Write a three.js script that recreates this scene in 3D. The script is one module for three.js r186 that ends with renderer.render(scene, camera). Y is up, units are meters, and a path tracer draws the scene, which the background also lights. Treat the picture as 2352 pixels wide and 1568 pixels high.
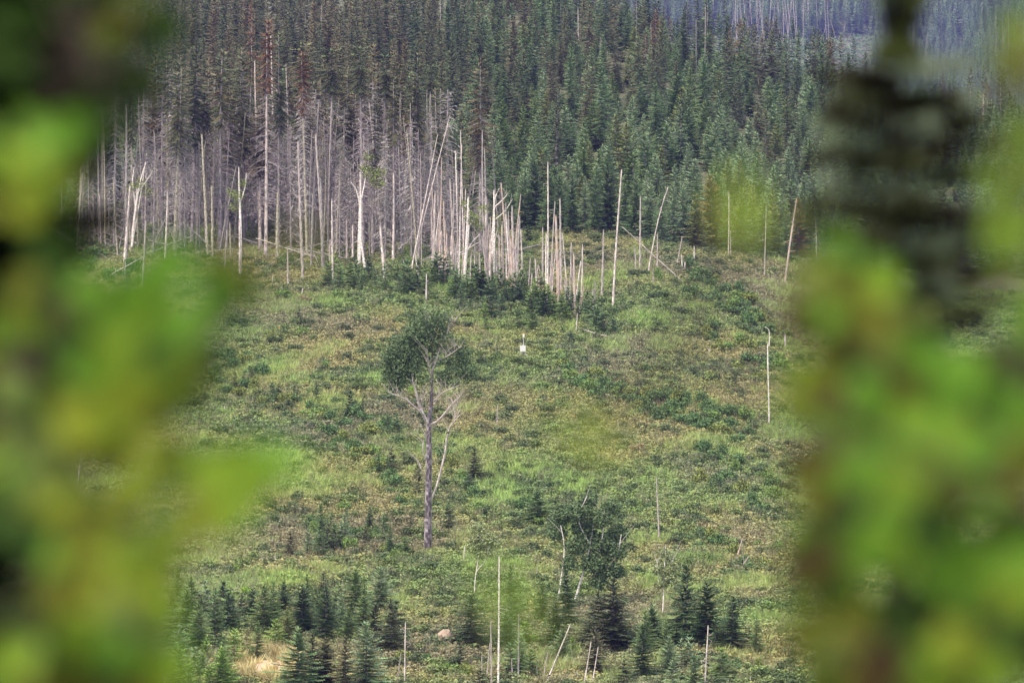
import * as THREE from 'three';
import { ImprovedNoise } from 'three/addons/math/ImprovedNoise.js';

// ---------------------------------------------------------------- camera, sky, sun, exposure
const scene = new THREE.Scene();
const FOV = 8, K = Math.tan(THREE.MathUtils.degToRad(FOV / 2)) / 784;      // tangent per unit of a 2352 x 1568 picture grid
const camera = new THREE.PerspectiveCamera(FOV, 1024 / 682, 0.2, 9000);
camera.position.set(0, 0, 0); camera.lookAt(0, 0, -1);
camera.focus = 450; camera.userData.fStop = 4.3;                          // a long lens, focused on the clear-cut
const SUN = new THREE.Vector3(-0.42, 0.80, 0.42).normalize();
{
  const W = 512, H = 256, data = new Float32Array(W * H * 4), nz = new ImprovedNoise();
  for (let j = 0; j < H; j++) for (let i = 0; i < W; i++) {
    const el = ((j + 0.5) / H - 0.5) * Math.PI, az = (i / W) * 2 * Math.PI;
    const x = Math.cos(el) * Math.cos(az), y = Math.sin(el), z = Math.cos(el) * Math.sin(az);
    const q = 1 / (Math.max(y, 0) + 0.25);
    let c = 0, a = 0.5, f = 1.3;
    for (let o = 0; o < 5; o++) { c += a * nz.noise(x * q * f + 7.1, z * q * f + 3.7, 1.7 * o); a *= 0.5; f *= 2.1; }
    const b = 0.92 + 0.28 * Math.max(y, 0) + 0.22 * c;
    const k = 4 * (j * W + i), up = y > 0 ? 1 : 0.25;
    data[k] = b * 0.97 * 0.8 * up; data[k + 1] = b * 0.8 * up; data[k + 2] = b * 0.83 * up; data[k + 3] = 1;
  }
  const sky = new THREE.DataTexture(data, W, H, THREE.RGBAFormat, THREE.FloatType);
  sky.mapping = THREE.EquirectangularReflectionMapping; sky.magFilter = THREE.LinearFilter; sky.minFilter = THREE.LinearFilter; sky.needsUpdate = true;
  scene.background = sky; scene.environment = sky; scene.backgroundIntensity = 1; scene.environmentIntensity = 1;
}
const sun = new THREE.DirectionalLight(0xfff0d8, 2.4);
sun.position.copy(SUN).multiplyScalar(600).add(new THREE.Vector3(0, 0, -500)); sun.target.position.set(0, 0, -500);
sun.castShadow = true; sun.shadow.radius = 20;
Object.assign(sun.shadow.camera, { left: -160, right: 160, top: 260, bottom: -260, near: 10, far: 1600 });
sun.shadow.mapSize.set(4096, 4096);
scene.add(sun, sun.target);
scene.fog = new THREE.FogExp2(new THREE.Color(0.29, 0.29, 1.0), 0.00005);
const EXPOSURE = 2.5;

// ---------------------------------------------------------------- helpers
function mulberry(a) { return () => { a = (a + 0x6d2b79f5) | 0; let t = Math.imul(a ^ (a >>> 15), 1 | a); t = (t + Math.imul(t ^ (t >>> 7), 61 | t)) ^ t; return ((t ^ (t >>> 14)) >>> 0) / 4294967296; }; }
const rnd = mulberry(20), R = (a, b, f = rnd) => a + (b - a) * f();
const noise = new ImprovedNoise();
const N2 = (x, y, s = 0) => noise.noise(x, y, 5.3 + s);
const V3 = (x, y, z) => new THREE.Vector3(x, y, z);
const sstep = (a, b, x) => { const t = Math.min(1, Math.max(0, (x - a) / (b - a))); return t * t * (3 - 2 * t); };
const used = {};
function numbered(n) { const k = used[n] = (used[n] ?? -1) + 1; return k ? n + '_' + String(k).padStart(3, '0') : n; }
function tag(o, label, category, group, kind) {
  if (label) o.userData.label = label;
  if (category) o.userData.category = category;
  if (group) o.userData.group = group;
  if (kind) o.userData.kind = kind;
  return o;
}
class MB {                                                                 // collects triangles
  constructor() { this.p = []; this.n = []; this.c = []; this.u = []; this.i = []; }
  v(p, c, u = 0, w = 0, n) { this.p.push(p.x, p.y, p.z); this.c.push(c[0], c[1], c[2]); this.u.push(u, w); if (n) this.n.push(n.x, n.y, n.z); return this.p.length / 3 - 1; }
  tri(a, b, c, col) { const k = this.p.length / 3; this.v(a, col, 0, 0); this.v(b, col, 1, 0); this.v(c, col, 0.5, 1); this.i.push(k, k + 1, k + 2); }
  quad(a, b, c, d, col) { const k = this.p.length / 3; this.v(a, col, 0, 0); this.v(b, col, 1, 0); this.v(c, col, 1, 1); this.v(d, col, 0, 1); this.i.push(k, k + 1, k + 2, k, k + 2, k + 3); }
  geo() {
    const g = new THREE.BufferGeometry();
    g.setAttribute('position', new THREE.Float32BufferAttribute(this.p, 3));
    g.setAttribute('color', new THREE.Float32BufferAttribute(this.c, 3));
    g.setAttribute('uv', new THREE.Float32BufferAttribute(this.u, 2));
    g.setIndex(this.i);
    if (this.n.length === this.p.length) g.setAttribute('normal', new THREE.Float32BufferAttribute(this.n, 3)); else g.computeVertexNormals();
    return g;
  }
}
function tube(mb, pts, rad, sides = 6, col = [1, 1, 1], jag = 0, f = rnd) {   // round limb along points
  const rings = []; let len = 0;
  for (let i = 0; i < pts.length; i++) {
    const t = pts[Math.min(i + 1, pts.length - 1)].clone().sub(pts[Math.max(i - 1, 0)]).normalize();
    const a = Math.abs(t.y) < 0.9 ? V3(0, 1, 0) : V3(1, 0, 0), b = a.clone().cross(t).normalize(), c = t.clone().cross(b);
    if (i) len += pts[i].distanceTo(pts[i - 1]);
    const ring = [];
    for (let s = 0; s <= sides; s++) {
      const w = (s % sides) / sides * 2 * Math.PI, n = b.clone().multiplyScalar(Math.cos(w)).addScaledVector(c, Math.sin(w));
      const q = pts[i].clone().addScaledVector(n, rad[i]);
      if (jag && i === pts.length - 1) q.addScaledVector(t, (s % sides % 2 ? jag : -jag * 0.4));
      ring.push(mb.v(q, col, s / sides, len / 3, n));
    }
    rings.push(ring);
  }
  for (let i = 0; i + 1 < rings.length; i++) for (let s = 0; s < sides; s++) {
    const [a, b, c, d] = [rings[i][s], rings[i][s + 1], rings[i + 1][s + 1], rings[i + 1][s]];
    mb.i.push(a, b, c, a, c, d);
  }
}
const Q = (v) => v;
function mesh(name, geo, mat, parent) { const m = new THREE.Mesh(geo, mat); m.name = parent === scene ? numbered(name) : name; m.castShadow = m.receiveShadow = true; (parent || scene).add(m); return m; }
function thing(name, label, category, pos, group) { const g = new THREE.Group(); g.name = numbered(name); g.position.copy(pos); tag(g, label, category, group); scene.add(g); return g; }
function copy(proto, name, label, category, pos, group) { const c = proto.clone(); c.name = numbered(name); c.userData = {}; c.position.copy(pos); tag(c, label, category, group); scene.add(c); return c; }
const WORDS = ['first', 'second', 'third', 'fourth', 'fifth', 'sixth', 'seventh', 'eighth', 'ninth', 'tenth', 'eleventh', 'twelfth', 'thirteenth', 'fourteenth', 'fifteenth', 'sixteenth', 'seventeenth', 'eighteenth', 'nineteenth', 'twentieth', 'twenty-first', 'twenty-second', 'twenty-third', 'twenty-fourth', 'twenty-fifth'];
WORDS.push(...['twenty-sixth', 'twenty-seventh', 'twenty-eighth', 'twenty-ninth', 'thirtieth', 'thirty-first', 'thirty-second', 'thirty-third', 'thirty-fourth', 'thirty-fifth', 'thirty-sixth', 'thirty-seventh', 'thirty-eighth', 'thirty-ninth', 'fortieth', 'forty-first', 'forty-second', 'forty-third', 'forty-fourth', 'forty-fifth']);
const nth = (i, n) => n === 1 ? 'only one' : i === 0 ? 'leftmost' : i === n - 1 ? 'rightmost' : i < n / 2 ? WORDS[i] + ' from left' : WORDS[n - 1 - i] + ' from right';
const ord = (i, n) => i === 0 ? 'leftmost' : i === n - 1 ? 'rightmost' : i < 20 ? WORDS[i] : null;

// ---------------------------------------------------------------- materials
function barkTexture(seed, base, marks, n, w, h, ring) {
  const c = document.createElement('canvas'); c.width = 64; c.height = 256; const x = c.getContext('2d'), f = mulberry(seed);
  x.fillStyle = base; x.fillRect(0, 0, 64, 256);
  for (let i = 0; i < n; i++) {
    x.fillStyle = marks[Math.floor(f() * marks.length)]; x.globalAlpha = 0.25 + 0.6 * f();
    const ww = w * (0.3 + f()), hh = h * (0.3 + f());
    x.fillRect(f() * 64 - ww / 2, f() * 256 - hh / 2, ww, hh);
  }
  x.globalAlpha = 1;
  const t = new THREE.CanvasTexture(c); t.colorSpace = THREE.SRGBColorSpace; t.wrapS = t.wrapT = THREE.RepeatWrapping; return t;
}
const std = (o) => new THREE.MeshStandardMaterial({ roughness: 0.85, vertexColors: true, side: THREE.DoubleSide, ...o });
const rgb = (r, g, b) => new THREE.Color().setRGB(r, g, b);
const BARK = {
  silver: std({ map: barkTexture(1, '#9c908e', ['#7a6e6c', '#c2b6b2', '#564c4b', '#b0a29e', '#86827c'], 260, 8, 34) }),
  grey: std({ map: barkTexture(2, '#887e82', ['#645a5d', '#a1959a', '#4f474b', '#92888a', '#8a8d80'], 300, 9, 30) }),
  pale: std({ map: barkTexture(3, '#c6bab6', ['#a39694', '#e9e0dc', '#746967', '#bbaba3', '#8a7f7c'], 260, 8, 40) }),
  birch: std({ map: barkTexture(4, '#d9d0cb', ['#f0e9e4', '#8d827e', '#b9aca6', '#6f6562'], 150, 26, 6) }),
  torn: std({ map: barkTexture(5, '#b3a59f', ['#b58a68', '#9a8d88', '#8d7d78', '#d9cdc6', '#776a68', '#b7a398', '#a3948d', '#c9905f'], 200, 12, 46) }),
  dark: std({ map: barkTexture(6, '#5c5359', ['#2e282c', '#7c7278', '#a1979c', '#463e43'], 240, 12, 44) }),
  lichen: std({ map: barkTexture(7, '#978f80', ['#7a7464', '#b9b39b', '#a5a08a', '#645d56'], 300, 10, 18) }),
};
const plantMat = (o) => new THREE.MeshPhysicalMaterial({ roughness: 0.85, vertexColors: true, side: THREE.DoubleSide, specularIntensity: 0.3, ...o });
const leafMat = (r, g, b, o = {}) => plantMat({ color: rgb(r * 2.4, g * 2.4, b * 1.65), ...o });
const FIR = {
  blue: leafMat(0.088, 0.117, 0.096), teal: leafMat(0.054, 0.08, 0.054), green: leafMat(0.060, 0.085, 0.046), olive: leafMat(0.078, 0.088, 0.045),
  dark: leafMat(0.029, 0.045, 0.031), lime: leafMat(0.085, 0.125, 0.045),
  greyed: leafMat(0.058, 0.058, 0.046), brown: leafMat(0.068, 0.057, 0.050), red: leafMat(0.07, 0.040, 0.036), dull: leafMat(0.043, 0.050, 0.040), rust: leafMat(0.085, 0.062, 0.034),
};
const TWIG = { grey: std({ color: rgb(0.29, 0.26, 0.262) }), violet: std({ color: rgb(0.235, 0.20, 0.21) }), pale: std({ color: rgb(0.30, 0.27, 0.255) }) };

// ---------------------------------------------------------------- terrain
const PD = [-60, -5, 0, 4, 10, 25, 60, 120, 200, 270, 320, 395, 460, 520, 570, 640, 700, 850, 1000, 1200, 1500];
const PY = [1.5, -1.7, -1.75, -2.1, -3.2, -8, -18, -30, -35, -28.5, -22.6, -17.05, -8.86, 1.11, 9.35, 20.2, 28.9, 50, 68, 86, 100];
function curve(xs, ys, x) {                                               // monotone cubic
  if (x <= xs[0]) return ys[0]; const n = xs.length; if (x >= xs[n - 1]) return ys[n - 1] ;
  let i = 0; while (x > xs[i + 1]) i++;
  const d = (k) => (ys[k + 1] - ys[k]) / (xs[k + 1] - xs[k]);
  const m = (k) => { if (k <= 0) return d(0); if (k >= n - 1) return d(n - 2); const a = d(k - 1), b = d(k); return a * b <= 0 ? 0 : 2 * a * b / (a + b); };
  const h = xs[i + 1] - xs[i], t = (x - xs[i]) / h, t2 = t * t, t3 = t2 * t;
  return (2 * t3 - 3 * t2 + 1) * ys[i] + (t3 - 2 * t2 + t) * h * m(i) + (-2 * t3 + 3 * t2) * ys[i + 1] + (t3 - t2) * h * m(i + 1);
}
const CU = [1000, 1350, 1480, 1600, 1750, 1900, 2200, 2500, 3000], CY = [-500, -160, 40, 140, 188, 226, 305, 325, 360];   // where the near hill's crest stands
const FD = [1000, 1150, 1600, 2200, 2400, 2600, 3000, 3600, 4800], FY = [40, 34, 40, 88, 112, 133, 188, 290, 440];                      // the far hill
const TILT_U = [0, 1150, 1500, 1850, 2352, 3200], TILT = [0, 0, -0.6, -4.4, -9, -12];                                      // the clear-cut falls off to the right
function height(x, d) {
  const D = Math.max(d, 40), u = 1176 + x / (K * D);
  let y = curve(PD, PY, d);
  if (d > 250) y += curve(TILT_U, TILT, u) * sstep(380, 580, d);
  if (d > 600) {
    const top = (784 - curve(CU, CY, u)) * K * Math.min(d, 860 + Math.max(0, 1500 - u) * 2);
    const w = 3, e = Math.min(y, top) - w * Math.log(1 + Math.exp(-Math.abs(y - top) / w));
    y = e;
    const back = sstep(880, 1150, d), far = curve(FD, FY, d);
    const open = sstep(1250, 1500, u);
    y = y * (1 - back * open) + far * back * open;
    if (d > 1500) y = y * (1 - sstep(1500, 1900, d) * (1 - open)) + far * sstep(1500, 1900, d) * (1 - open);
  }
  if (d > 60) y += 0.55 * N2(x / 21, d / 26) + 0.42 * N2(x / 8, d / 8, 9);
  return y;
}
function ground(u, v, D0 = 262) {                                          // where the line of sight through that point of the grid meets the ground
  const tx = (u - 1176) * K, ty = (784 - v) * K; let d = D0;
  for (; d < 4600; d += d < 1000 ? 1 : 4) if (height(tx * d, d) >= ty * d) break;
  let lo = d - (d < 1000 ? 1 : 4), hi = d;
  for (let i = 0; i < 12; i++) { const m = (lo + hi) / 2; if (height(tx * m, m) >= ty * m) hi = m; else lo = m; }
  return { D: hi, p: V3(tx * hi, height(tx * hi, hi), -hi) };
}
const on = (x, d) => V3(x, height(x, d), -d);
const px = (D) => K * D;                                                  // metres per grid unit at that distance
const at = (u, v, D) => V3((u - 1176) * K * D, (784 - v) * K * D, -D);
const inClearing = (x, d) => {                                            // the open ground
  const u = 1176 + x / (K * d); return d < edgeD(u);
};
const EU = [-400, 0, 200, 700, 1000, 1120, 1180, 1300, 1500, 1700, 1870, 2352, 3000], EV = [560, 575, 590, 600, 610, 600, 545, 540, 565, 590, 612, 640, 660];
const edgeCache = new Map();
function edgeD(u) { const k = Math.round(u / 20); if (!edgeCache.has(k)) edgeCache.set(k, ground(k * 20, curve(EU, EV, k * 20)).D); return edgeCache.get(k); }
{
  const c = document.createElement('canvas'); c.width = c.height = 256; const x = c.getContext('2d'), f = mulberry(44);
  x.fillStyle = '#4b4733'; x.fillRect(0, 0, 256, 256);
  for (let i = 0; i < 5000; i++) { x.fillStyle = ['#3a3527', '#5d5a3c', '#6b6244', '#34381f', '#54603a', '#7a6a4c'][Math.floor(f() * 6)]; x.globalAlpha = 0.5; x.fillRect(f() * 256, f() * 256, 1 + 5 * f(), 1 + 3 * f()); }
  const t = new THREE.CanvasTexture(c); t.colorSpace = THREE.SRGBColorSpace; t.wrapS = t.wrapT = THREE.RepeatWrapping;
  const ds = []; for (let d = -50; d < 4800;) { ds.push(d); d += d < 20 ? 4 : d < 250 ? 10 : d < 620 ? 2.5 : d < 1300 ? 8 : 25; }
  const NS = 150, mb = new MB();
  for (const d of ds) for (let s = 0; s <= NS; s++) {
    const k = (s / NS) * 2 - 1, X = (k * 0.55 + 0.45 * k * k * k) * (60 + Math.max(d, 0) * 0.42);
    const g = 0.8 + 0.35 * N2(X / 6, d / 6, 3);
    mb.v(V3(X, height(X, d), -d), [g, g, g], X / 6, d / 6);
  }
  const w = NS + 1;
  for (let j = 0; j + 1 < ds.length; j++) for (let i = 0; i < NS; i++) { const a = j * w + i; mb.i.push(a, a + 1, a + w + 1, a, a + w + 1, a + w); }
  tag(mesh('hillside', mb.geo(), std({ map: t, roughness: 1 }), scene), 'rolling hillside ground under the clear-cut and the forest', 'ground', null, 'structure');
}

// ---------------------------------------------------------------- conifers
const UP = V3(0, 1, 0);
function shade(f, a = 0.28, b = 0.1) { const k = 1 + (f() * 2 - 1) * a; return [k * (1 + (f() * 2 - 1) * b), k, k * (1 + (f() * 2 - 1) * b)]; }
function bough(mb, o, dir, len, droop, lift, f, { step = 0.15, twig = 0.42, wide = 0.085, col } = {}) {   // one flat feathered branch
  const side = V3(-dir.z, 0, dir.x).normalize(), tint = col || shade(f), q = (s) => o.clone().addScaledVector(dir, len * s).add(V3(0, len * (-droop * s + lift * s * s), 0));
  const n = Math.max(3, Math.round(len / step)); let prev = q(0);
  for (let i = 1; i <= n; i++) {
    const s = i / n, p = q(s), m = [tint[0] * R(0.8, 1.2, f), 0, 0]; const c = [tint[0] * (0.85 + 0.3 * f()), tint[1] * (0.85 + 0.3 * f()), tint[2] * (0.85 + 0.3 * f())];
    const w = wide * 0.5;
    mb.quad(prev.clone().addScaledVector(side, -w), prev.clone().addScaledVector(side, w), p.clone().addScaledVector(side, w), p.clone().addScaledVector(side, -w), c);
    const tl = twig * len * (1.08 - 0.75 * s) * R(0.7, 1.25, f);
    for (const k of [-1, 1]) {
      const t = p.clone().addScaledVector(side, k * tl * 0.8).addScaledVector(dir, tl * 0.62).add(V3(0, tl * R(-0.32, 0.1, f), 0));
      const b = p.clone().addScaledVector(dir, -wide), a = p.clone().addScaledVector(dir, wide * 0.9);
      mb.tri(b, a.add(V3(0, 0.02, 0)), t, c);
      mb.tri(b.clone().add(V3(0, -0.03, 0)), p.clone().add(V3(0, wide * 0.9, 0)), t.clone().lerp(p, 0.25).add(V3(0, wide * 0.25, 0)), c);
    }
    prev = p;
  }
  mb.tri(prev.clone().addScaledVector(side, -wide * 0.5), prev.clone().addScaledVector(side, wide * 0.5), prev.clone().addScaledVector(dir, wide * 2.2).add(V3(0, wide * 0.5, 0)), tint);
}
function firCrown(seed, H, Rb, bare, o = {}) {                            // needle crown of a tree H metres tall
  const f = mulberry(seed), mb = new MB(), pw = o.power ?? 0.8, gap = o.gap ?? 0.3;
  for (let y = bare * H; y < H * 0.985;) {
    const t = (y - bare * H) / (H * (1 - bare)), base = Rb * Math.pow(1 - t, pw) * (o.round ? Math.min(1, 0.55 + t * 3) : 1) + 0.05, n = Math.max(4, Math.round((o.n ?? 7) * (0.55 + 0.45 * (1 - t))));
    const a0 = f() * 7;
    for (let i = 0; i < n; i++) {
      if (f() < (o.thin ?? 0.08)) continue;
      const a = a0 + (i + R(-0.3, 0.3, f)) / n * 2 * Math.PI, el = THREE.MathUtils.lerp(o.low ?? -0.12, 0.75, t * t) + R(-0.16, 0.16, f), len = base * R(0.7, 1.15, f) * (f() < 0.1 ? 1.2 : 1);
      const dir = V3(Math.cos(a) * Math.cos(el), Math.sin(el), Math.sin(a) * Math.cos(el));
      bough(mb, V3(0, y + R(-0.16, 0.16, f), 0), dir, len, o.droop ?? 0.18, o.lift ?? 0.2, f, { step: o.step ?? 0.17, wide: o.wide ?? 0.08, twig: o.twig });
    }
    y += gap * R(0.55, 1.35, f) * (1 - 0.35 * t);
  }
  const c = shade(f);
  for (let i = 0; i < 3; i++) { const a = i * 2.1, s = V3(Math.cos(a) * 0.035, 0, Math.sin(a) * 0.035); mb.tri(V3(0, H * 0.9, 0).add(s), V3(0, H * 0.9, 0).sub(s), V3(0, H * 1.02, 0), c); }
  return mb.geo();
}
function trunkGeo(H, r, f, { top = 0.15, bend = 0.02, lean = [0, 0], sides = 6, jag = 0, stubs = 0, curveTo = null } = {}) {
  const mb = new MB(), pts = [], rad = [], n = 9, b1 = R(-1, 1, f) * bend, b2 = R(-1, 1, f) * bend, ph = R(0, 6, f);
  for (let i = 0; i <= n; i++) {
    const s = i / n, wob = Math.sin(s * 3.1 + ph) - Math.sin(ph);
    const p = V3(lean[0] * s * H + b1 * H * wob * 0.5, s * H - (i ? 0 : 0.25), lean[1] * s * H + b2 * H * wob * 0.5);
    if (curveTo) p.x += curveTo * H * Math.pow(s, 4);
    pts.push(p); rad.push(r * (1 - (1 - top) * s) * (i === 0 ? 1.12 : R(0.93, 1.07, f)));
  }
  tube(mb, pts, rad, sides, [1, 1, 1], jag, f);
  for (let k = 0; k < stubs; k++) {
    const s = R(0.25, 0.97, f), i = Math.floor(s * n), p = pts[i].clone().lerp(pts[i + 1], s * n - i), a = R(0, 6.28, f), L = Math.min(H * 0.12, R(0.25, 1.2, f)) * (1.15 - s * 0.6), e = p.clone().add(V3(Math.cos(a) * L, L * R(-0.7, 0.35, f), Math.sin(a) * L));
    tube(mb, [p, e], [Math.min(0.035, r * 0.25), 0.012], 3, [1, 1, 1]); if (f() < 0.5) tube(mb, [e, e.clone().add(V3(R(-0.2, 0.2, f), -L * 0.4, R(-0.2, 0.2, f)))], [0.014, 0.006], 3, [1, 1, 1]);
  }
  return mb.geo();
}
function deadTwigs(seed, H, Rb, from, to, n, dense = 5) {                  // bare drooping branches of a dead spruce
  const f = mulberry(seed), mb = new MB();
  for (let i = 0; i < n; i++) {
    const t = from + (to - from) * (i + f()) / n, y = t * H, a = R(0, 6.283, f), len = Rb * (0.35 + 0.75 * (1 - t)) * R(0.5, 1.15, f), el = R(-0.35, 0.15, f) + 0.35 * (t > 0.85);
    const dir = V3(Math.cos(a) * Math.cos(el), Math.sin(el), Math.sin(a) * Math.cos(el)), side = V3(-dir.z, 0, dir.x).normalize(), c = shade(f, 0.4, 0.08);
    const q = (s) => V3(0, y, 0).addScaledVector(dir, len * s).add(V3(0, -len * 0.3 * s * s, 0)); let p0 = q(0);
    for (let k = 1; k <= 3; k++) {
      const p1 = q(k / 3), w = 0.03 * (1.2 - k / 3.4);
      mb.quad(p0.clone().add(V3(0, w, 0)), p0.clone().add(V3(0, -w, 0)), p1.clone().add(V3(0, -w * 0.7, 0)), p1.clone().add(V3(0, w * 0.7, 0)), c); p0 = p1;
    }
    for (let k = 0; k < dense; k++) {
      const s = R(0.25, 1, f), p = q(s), l = len * R(0.15, 0.42, f), tip = p.clone().addScaledVector(dir, l * R(0.1, 0.8, f)).addScaledVector(side, l * R(-0.8, 0.8, f)).add(V3(0, -l * R(0, 0.9, f), 0)), w = 0.022;
      mb.tri(p.clone().add(V3(-w, w, 0)), p.clone().add(V3(w, -w, w)), tip, shade(f, 0.45, 0.08));
    }
  }
  return mb.geo();
}
// kinds of conifer: [crown, trunk, twigs]
const YOUNG = [], TALL = [], GREY = [], SMALL = [];
for (let i = 0; i < 7; i++) YOUNG.push({ H: 7, crown: firCrown(100 + i, 7, [1.15, 1.3, 1.0, 1.45, 1.2, 1.05, 1.6][i], 0.03, { gap: 0.27, n: 8, power: [0.8, 0.72, 0.9, 0.85, 0.75, 0.8, 0.8][i] }), trunk: trunkGeo(6.6, 0.09, mulberry(i + 5), { top: 0.1, bend: 0.004 }) });
for (let i = 0; i < 5; i++) TALL.push({ H: 14, crown: firCrown(200 + i, 14, [1.5, 1.25, 1.7, 1.4, 1.1][i], [0.18, 0.12, 0.3, 0.22, 0.25][i], { gap: 0.38, n: 7, power: 0.55, step: 0.2, wide: 0.1, thin: [0.1, 0.12, 0.3, 0.16, 0.25][i], low: -0.3, round: true }), trunk: trunkGeo(13.6, 0.15, mulberry(i + 25), { top: 0.12, bend: 0.005 }) });
for (let i = 0; i < 6; i++) GREY.push({ H: 20, crown: firCrown(300 + i, 20, [1.5, 1.3, 1.75, 1.2, 1.45, 1.6][i], [0.55, 0.62, 0.5, 0.7, 0.45, 0.78][i], { gap: 0.36, n: 8, power: 0.42, step: 0.2, wide: 0.085, thin: [0.25, 0.36, 0.3, 0.2, 0.4, 0.15][i], low: -0.4, round: true, droop: 0.35 }), trunk: trunkGeo(19.7, 0.19, mulberry(i + 45), { top: 0.14, bend: 0.008 }), twigs: deadTwigs(400 + i, 20, 1.9, 0.22, [0.6, 0.75, 0.6, 0.8, 0.7, 0.85][i], 150) });
for (let i = 0; i < 4; i++) SMALL.push({ H: 3, crown: firCrown(500 + i, 3, [0.85, 1.0, 0.7, 1.15][i], 0.02, { gap: 0.2, n: 7, step: 0.13, wide: 0.07, power: 0.75 }), trunk: trunkGeo(2.8, 0.045, mulberry(i + 65), { top: 0.1, bend: 0.004 }) });
const OPEN = []; for (let i = 0; i < 6; i++) OPEN.push({ H: 6, crown: firCrown(600 + i, 6, [1.9, 1.55, 2.2, 1.75, 2.0, 1.4][i], 0.02, { gap: 0.26, n: 9, power: [0.85, 0.75, 0.8, 0.95, 0.7, 0.8][i], step: 0.16, wide: 0.085, low: -0.18, twig: 0.34 }), trunk: trunkGeo(5.7, 0.09, mulberry(i + 85), { top: 0.1, bend: 0.004 }) });
const protos = new Map();
function conifer(kind, i, leaf, bark, name, label, category, pos, h, group, wide = 1, twigMat = TWIG.grey) {
  const k = [kind[0].crown.uuid, i, leaf.uuid, bark.uuid, twigMat.uuid].join(), t = kind[i];
  let o;
  if (!protos.has(k)) {
    o = thing(name, label, category, pos, group);
    mesh('crown', t.crown, leaf, o); mesh('trunk', t.trunk, bark, o);
    if (t.twigs) mesh('bare_branch', t.twigs, twigMat, o).userData.kind = 'stuff';
    protos.set(k, o);
  } else o = copy(protos.get(k), name, label, category, pos, group);
  const s = h / t.H; o.scale.set(s * wide * R(0.85, 1.2), s, s * wide * R(0.85, 1.2)); o.rotation.set(R(-0.035, 0.035), R(0, 6.28), R(-0.035, 0.035));
  return o;
}
const pick = (a, f = rnd) => a[Math.floor(f() * a.length)];

// ---------------------------------------------------------------- dead trunks, listed by where foot and top stand on the 2352 x 1568 grid
const tileB = (u, v) => [725.9 + u * 0.33951, 435.6 + v * 0.33951], tileD = (u, v) => [72.6 + u * 0.33951, 363 + v * 0.33951];
const tileG = (u, v) => [290.4 + u * 0.33951, 1035.9 + v * 0.33951], tileH = (u, v) => [1016.3 + u * 0.33951, 1035.9 + v * 0.33951];
function snag(name, [bu, bv], [tu, tv], w, bark, label, category, group, o = {}) {
  const g = o.at || ground(bu, bv), s = px(g.D), H = (bv - tv) * s, lean = (tu - bu) * s / H, f = mulberry(Math.round(bu * 7 + tv * 3));
  const t = thing(name, label, category, g.p, group);
  mesh('trunk', trunkGeo(H, w * s / 2, f, { top: o.top ?? 0.5, bend: o.bend ?? 0.012, lean: [lean, o.leanZ ?? 0], jag: o.jag ?? w * s * 0.8, stubs: o.stubs ?? 11, curveTo: o.curveTo ?? null }), bark, t);
  return t;
}
const S = BARK.silver, P = BARK.pale, G = BARK.grey, T = BARK.torn, B = BARK.birch, L = BARK.lichen;
// posts of dead fir standing in the open to the right of the dead stand
{
  const list = [
    [1565, 800, 1567, -178, 5, P], [1577, 770, 1620, 85, 4, S], [1640, 750, 1625, 190, 8, T], [1660, 700, 1652, 70, 6, S], [1590, 720, 1605, 430, 5, T], [1510, 730, 1508, 580, 6, T], [1450, 785, 1460, 575, 5, S],
    [1375, 735, 1380, 630, 4, S], [1690, 800, 1687, 610, 6, S], [1718, 770, 1718, 600, 5, S], [1753, 870, 1745, 445, 6, T], [1760, 970, 1768, 840, 3, P], [1783, 880, 1785, 765, 4, S], [1875, 840, 1875, 675, 4, S],
    [1888, 790, 1888, 615, 3, G], [1933, 745, 1942, 280, 5, S], [2008, 810, 2062, -128, 5, P], [2165, 575, 2160, 400, 4, S], [2192, 550, 2198, 50, 5, S], [2245, 570, 2352, -15, 3, P], [2310, 580, 2312, 300, 4, S], [2282, 640, 2280, 550, 3, S],
    [2440, 520, 2478, 320, 3, S], [2560, 500, 2560, 390, 4, P],
  ].sort((a, b) => a[0] - b[0]);
  list.forEach(([bu, bv, tu, tv, w, m], i) => {
    const hgt = bv - tv > 600 ? 'very tall thin' : bv - tv > 350 ? 'tall' : bv - tv > 150 ? 'medium' : 'short', lean = tu - bu > 30 ? ' leaning to the right' : '';
    snag('broken_snag', tileB(bu, bv), tileB(tu, tv), w * 1.25, m, (ord(i, list.length) || WORDS[list.length - 1 - i] + '-from-right') + (i && i < list.length - 1 && i < 20 ? ' from left of the' : ' of the') + ' bare open posts, ' + hgt + lean, 'dead tree', 'bare dead posts standing open on the clear-cut', { curveTo: bu === 2245 ? 0.05 : null });
  });
}
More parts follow.
